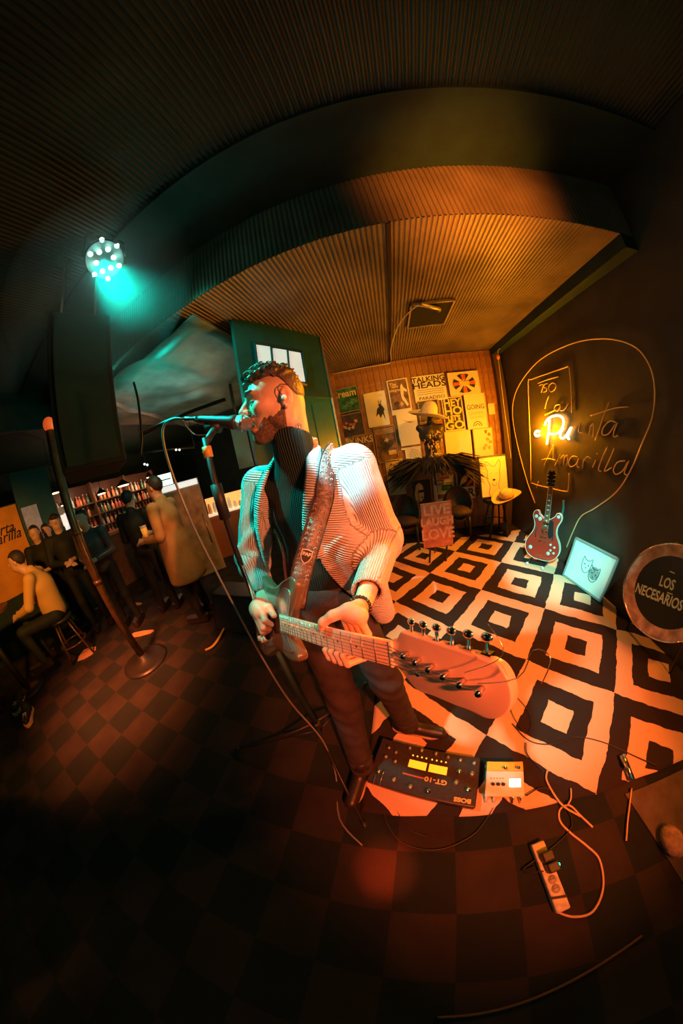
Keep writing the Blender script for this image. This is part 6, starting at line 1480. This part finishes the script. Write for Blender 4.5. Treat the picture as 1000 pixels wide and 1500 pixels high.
for k in range(4):
    a = k * math.pi / 2 + .5; MB().tube([(stp.x + .10 * math.cos(a), stp.y + .10 * math.sin(a), .5), (stp.x + .2 * math.cos(a), stp.y + .2 * math.sin(a), .013)], .013).build('leg', m_post, stl, smooth=True)
MB().tube([(stp.x + .16 * math.cos(k * math.pi / 10), stp.y + .16 * math.sin(k * math.pi / 10), .2) for k in range(21)], .009, 6).build('foot_ring', m_post, stl, smooth=True)
guest((-3.75, -1.0, 0), R_(60), 'dark-clothed person at the left edge beside the high table', m_drk, 1.66, 'table')
tb_ = thing('high_table', 'dark high table at the left edge between two guests', 'table', (-3.72, -.42, 0))
MB().lathe((-3.72, -.42, .90), (0, 0, 1), [(.33, 0), (.34, .01), (.34, .035), (.33, .04)], 32).build('tabletop', m_shelf, tb_, smooth=False); MB().cyl((-3.72, -.42, .03), (-3.72, -.42, .90), .035).build('pedestal', m_black_fr, tb_, smooth=True)
MB().lathe((-3.72, -.42, .001), (0, 0, 1), [(.22, 0), (.22, .02), (.05, .04)], 24).build('base', m_black_fr, tb_, smooth=True)
# trainers of the guest outside the frame
def trainer(px, ang, label):
    p = at(*px, 2, 0); F = Matrix.Translation((p.x, p.y, .002)) @ Matrix.Rotation(ang, 4, 'Z'); t = thing('trainer', label, 'shoe', (p.x, p.y, 0), 'trainers at the left edge')
    o2 = curve_out([(-.13, -.035), (-.13, .035), (0, .036), (.10, .045), (.15, 0), (.10, -.045), (0, -.036)], 4)
    MB().prism(o2, 0, .028, F).build('sole', mat('amber_sole', (0.75, 0.48, 0.15), 0.5), t)
    c_ = F @ Vector((0, 0, 0)); hd_ = F.to_3x3() @ Vector((1, 0, 0))
    def fu(P): d = cone(P, c_ - hd_ * .08 + Vector((0, 0, .05)), c_ + hd_ * .10 + Vector((0, 0, .04)), .042, .030); d = smin(d, cone(P, c_ - hd_ * .08 + Vector((0, 0, .06)), c_ - hd_ * .09 + Vector((0, 0, .10)), .04, .042), .03); return np.maximum(d, .026 - P[..., 2])
    sdf_obj('upper', fu, c_ - Vector((.2, .2, 0)), c_ + Vector((.2, .2, .17)), .009, m_drk, t)
    for k in range(4): MB().tube([F @ Vector((.02 + .022 * k, -.022, .080 - .006 * k)), F @ Vector((.02 + .022 * k, .022, .080 - .006 * k))], .004, 5).build('lace', m_bind, t)
trainer((30, 1035), R_(-35), 'dark trainer with an amber sole at the left edge, the farther one')
trainer((44, 1052), R_(-20), 'dark trainer with an amber sole at the left edge, the nearer one')
# scraps of light-coloured things on the floor among the guests
m_leaf = mat('flyer_paper', (0.62, 0.34, 0.16), 0.8)
for i, (px, w_, h_, a, lb) in enumerate((((208, 928), .30, .10, .5, 'long tan flyer on the floor right of the post base'), ((200, 885), .22, .08, .2, 'small crumpled flyer on the floor behind the post'), ((150, 888), .35, .05, .9, 'thin strip of paper on the floor left of the post'), ((128, 957), .20, .22, .8, 'tan flyer on the floor beneath the bar stool'))):
    p = at(*px, 2, .004); MB().prism(curve_out([(-w_ / 2, -h_ / 2), (w_ / 2, -h_ * .3), (w_ / 2, h_ * .4), (-w_ / 2, h_ / 2)], 2), 0, .004, Matrix.Translation(p) @ Matrix.Rotation(a, 4, 'Z')).build('flyer', m_leaf, label=lb, cat='flyer')
strokes = smooth_path([at(x, y, 2, .03) for x, y in ((301, 952), (312, 946), (322, 932), (330, 918), (340, 908))], 4)
tag(MB().tube(strokes, .012, 6).build('floor_cable', mat('amber_cable', (0.85, 0.5, 0.08), 0.5), smooth=True), 'amber cable lying on the dark floor left of the microphone stand', 'cable')
wd = thing('stage_monitor', 'black wedge monitor on the dark floor behind the microphone stand', 'loudspeaker', (-1.55, 1.45, 0))
o = MB().add([(-1.9, 1.25, .002), (-1.25, 1.25, .002), (-1.25, 1.65, .002), (-1.9, 1.65, .002), (-1.9, 1.40, .36), (-1.25, 1.40, .36), (-1.25, 1.65, .36), (-1.9, 1.65, .36)], [(3, 2, 1, 0), (4, 5, 6, 7), (0, 1, 5, 4), (1, 2, 6, 5), (2, 3, 7, 6), (3, 0, 4, 7)]).build('cabinet', m_black_fr, wd); bevel(o, .01)
MB().add([(-1.86, 1.262, .035), (-1.29, 1.262, .035), (-1.29, 1.385, .33), (-1.86, 1.385, .33)], [(0, 1, 2, 3)]).build('grille', mat('dark_grille', (0.03,0.03,0.03), 0.6), wd)
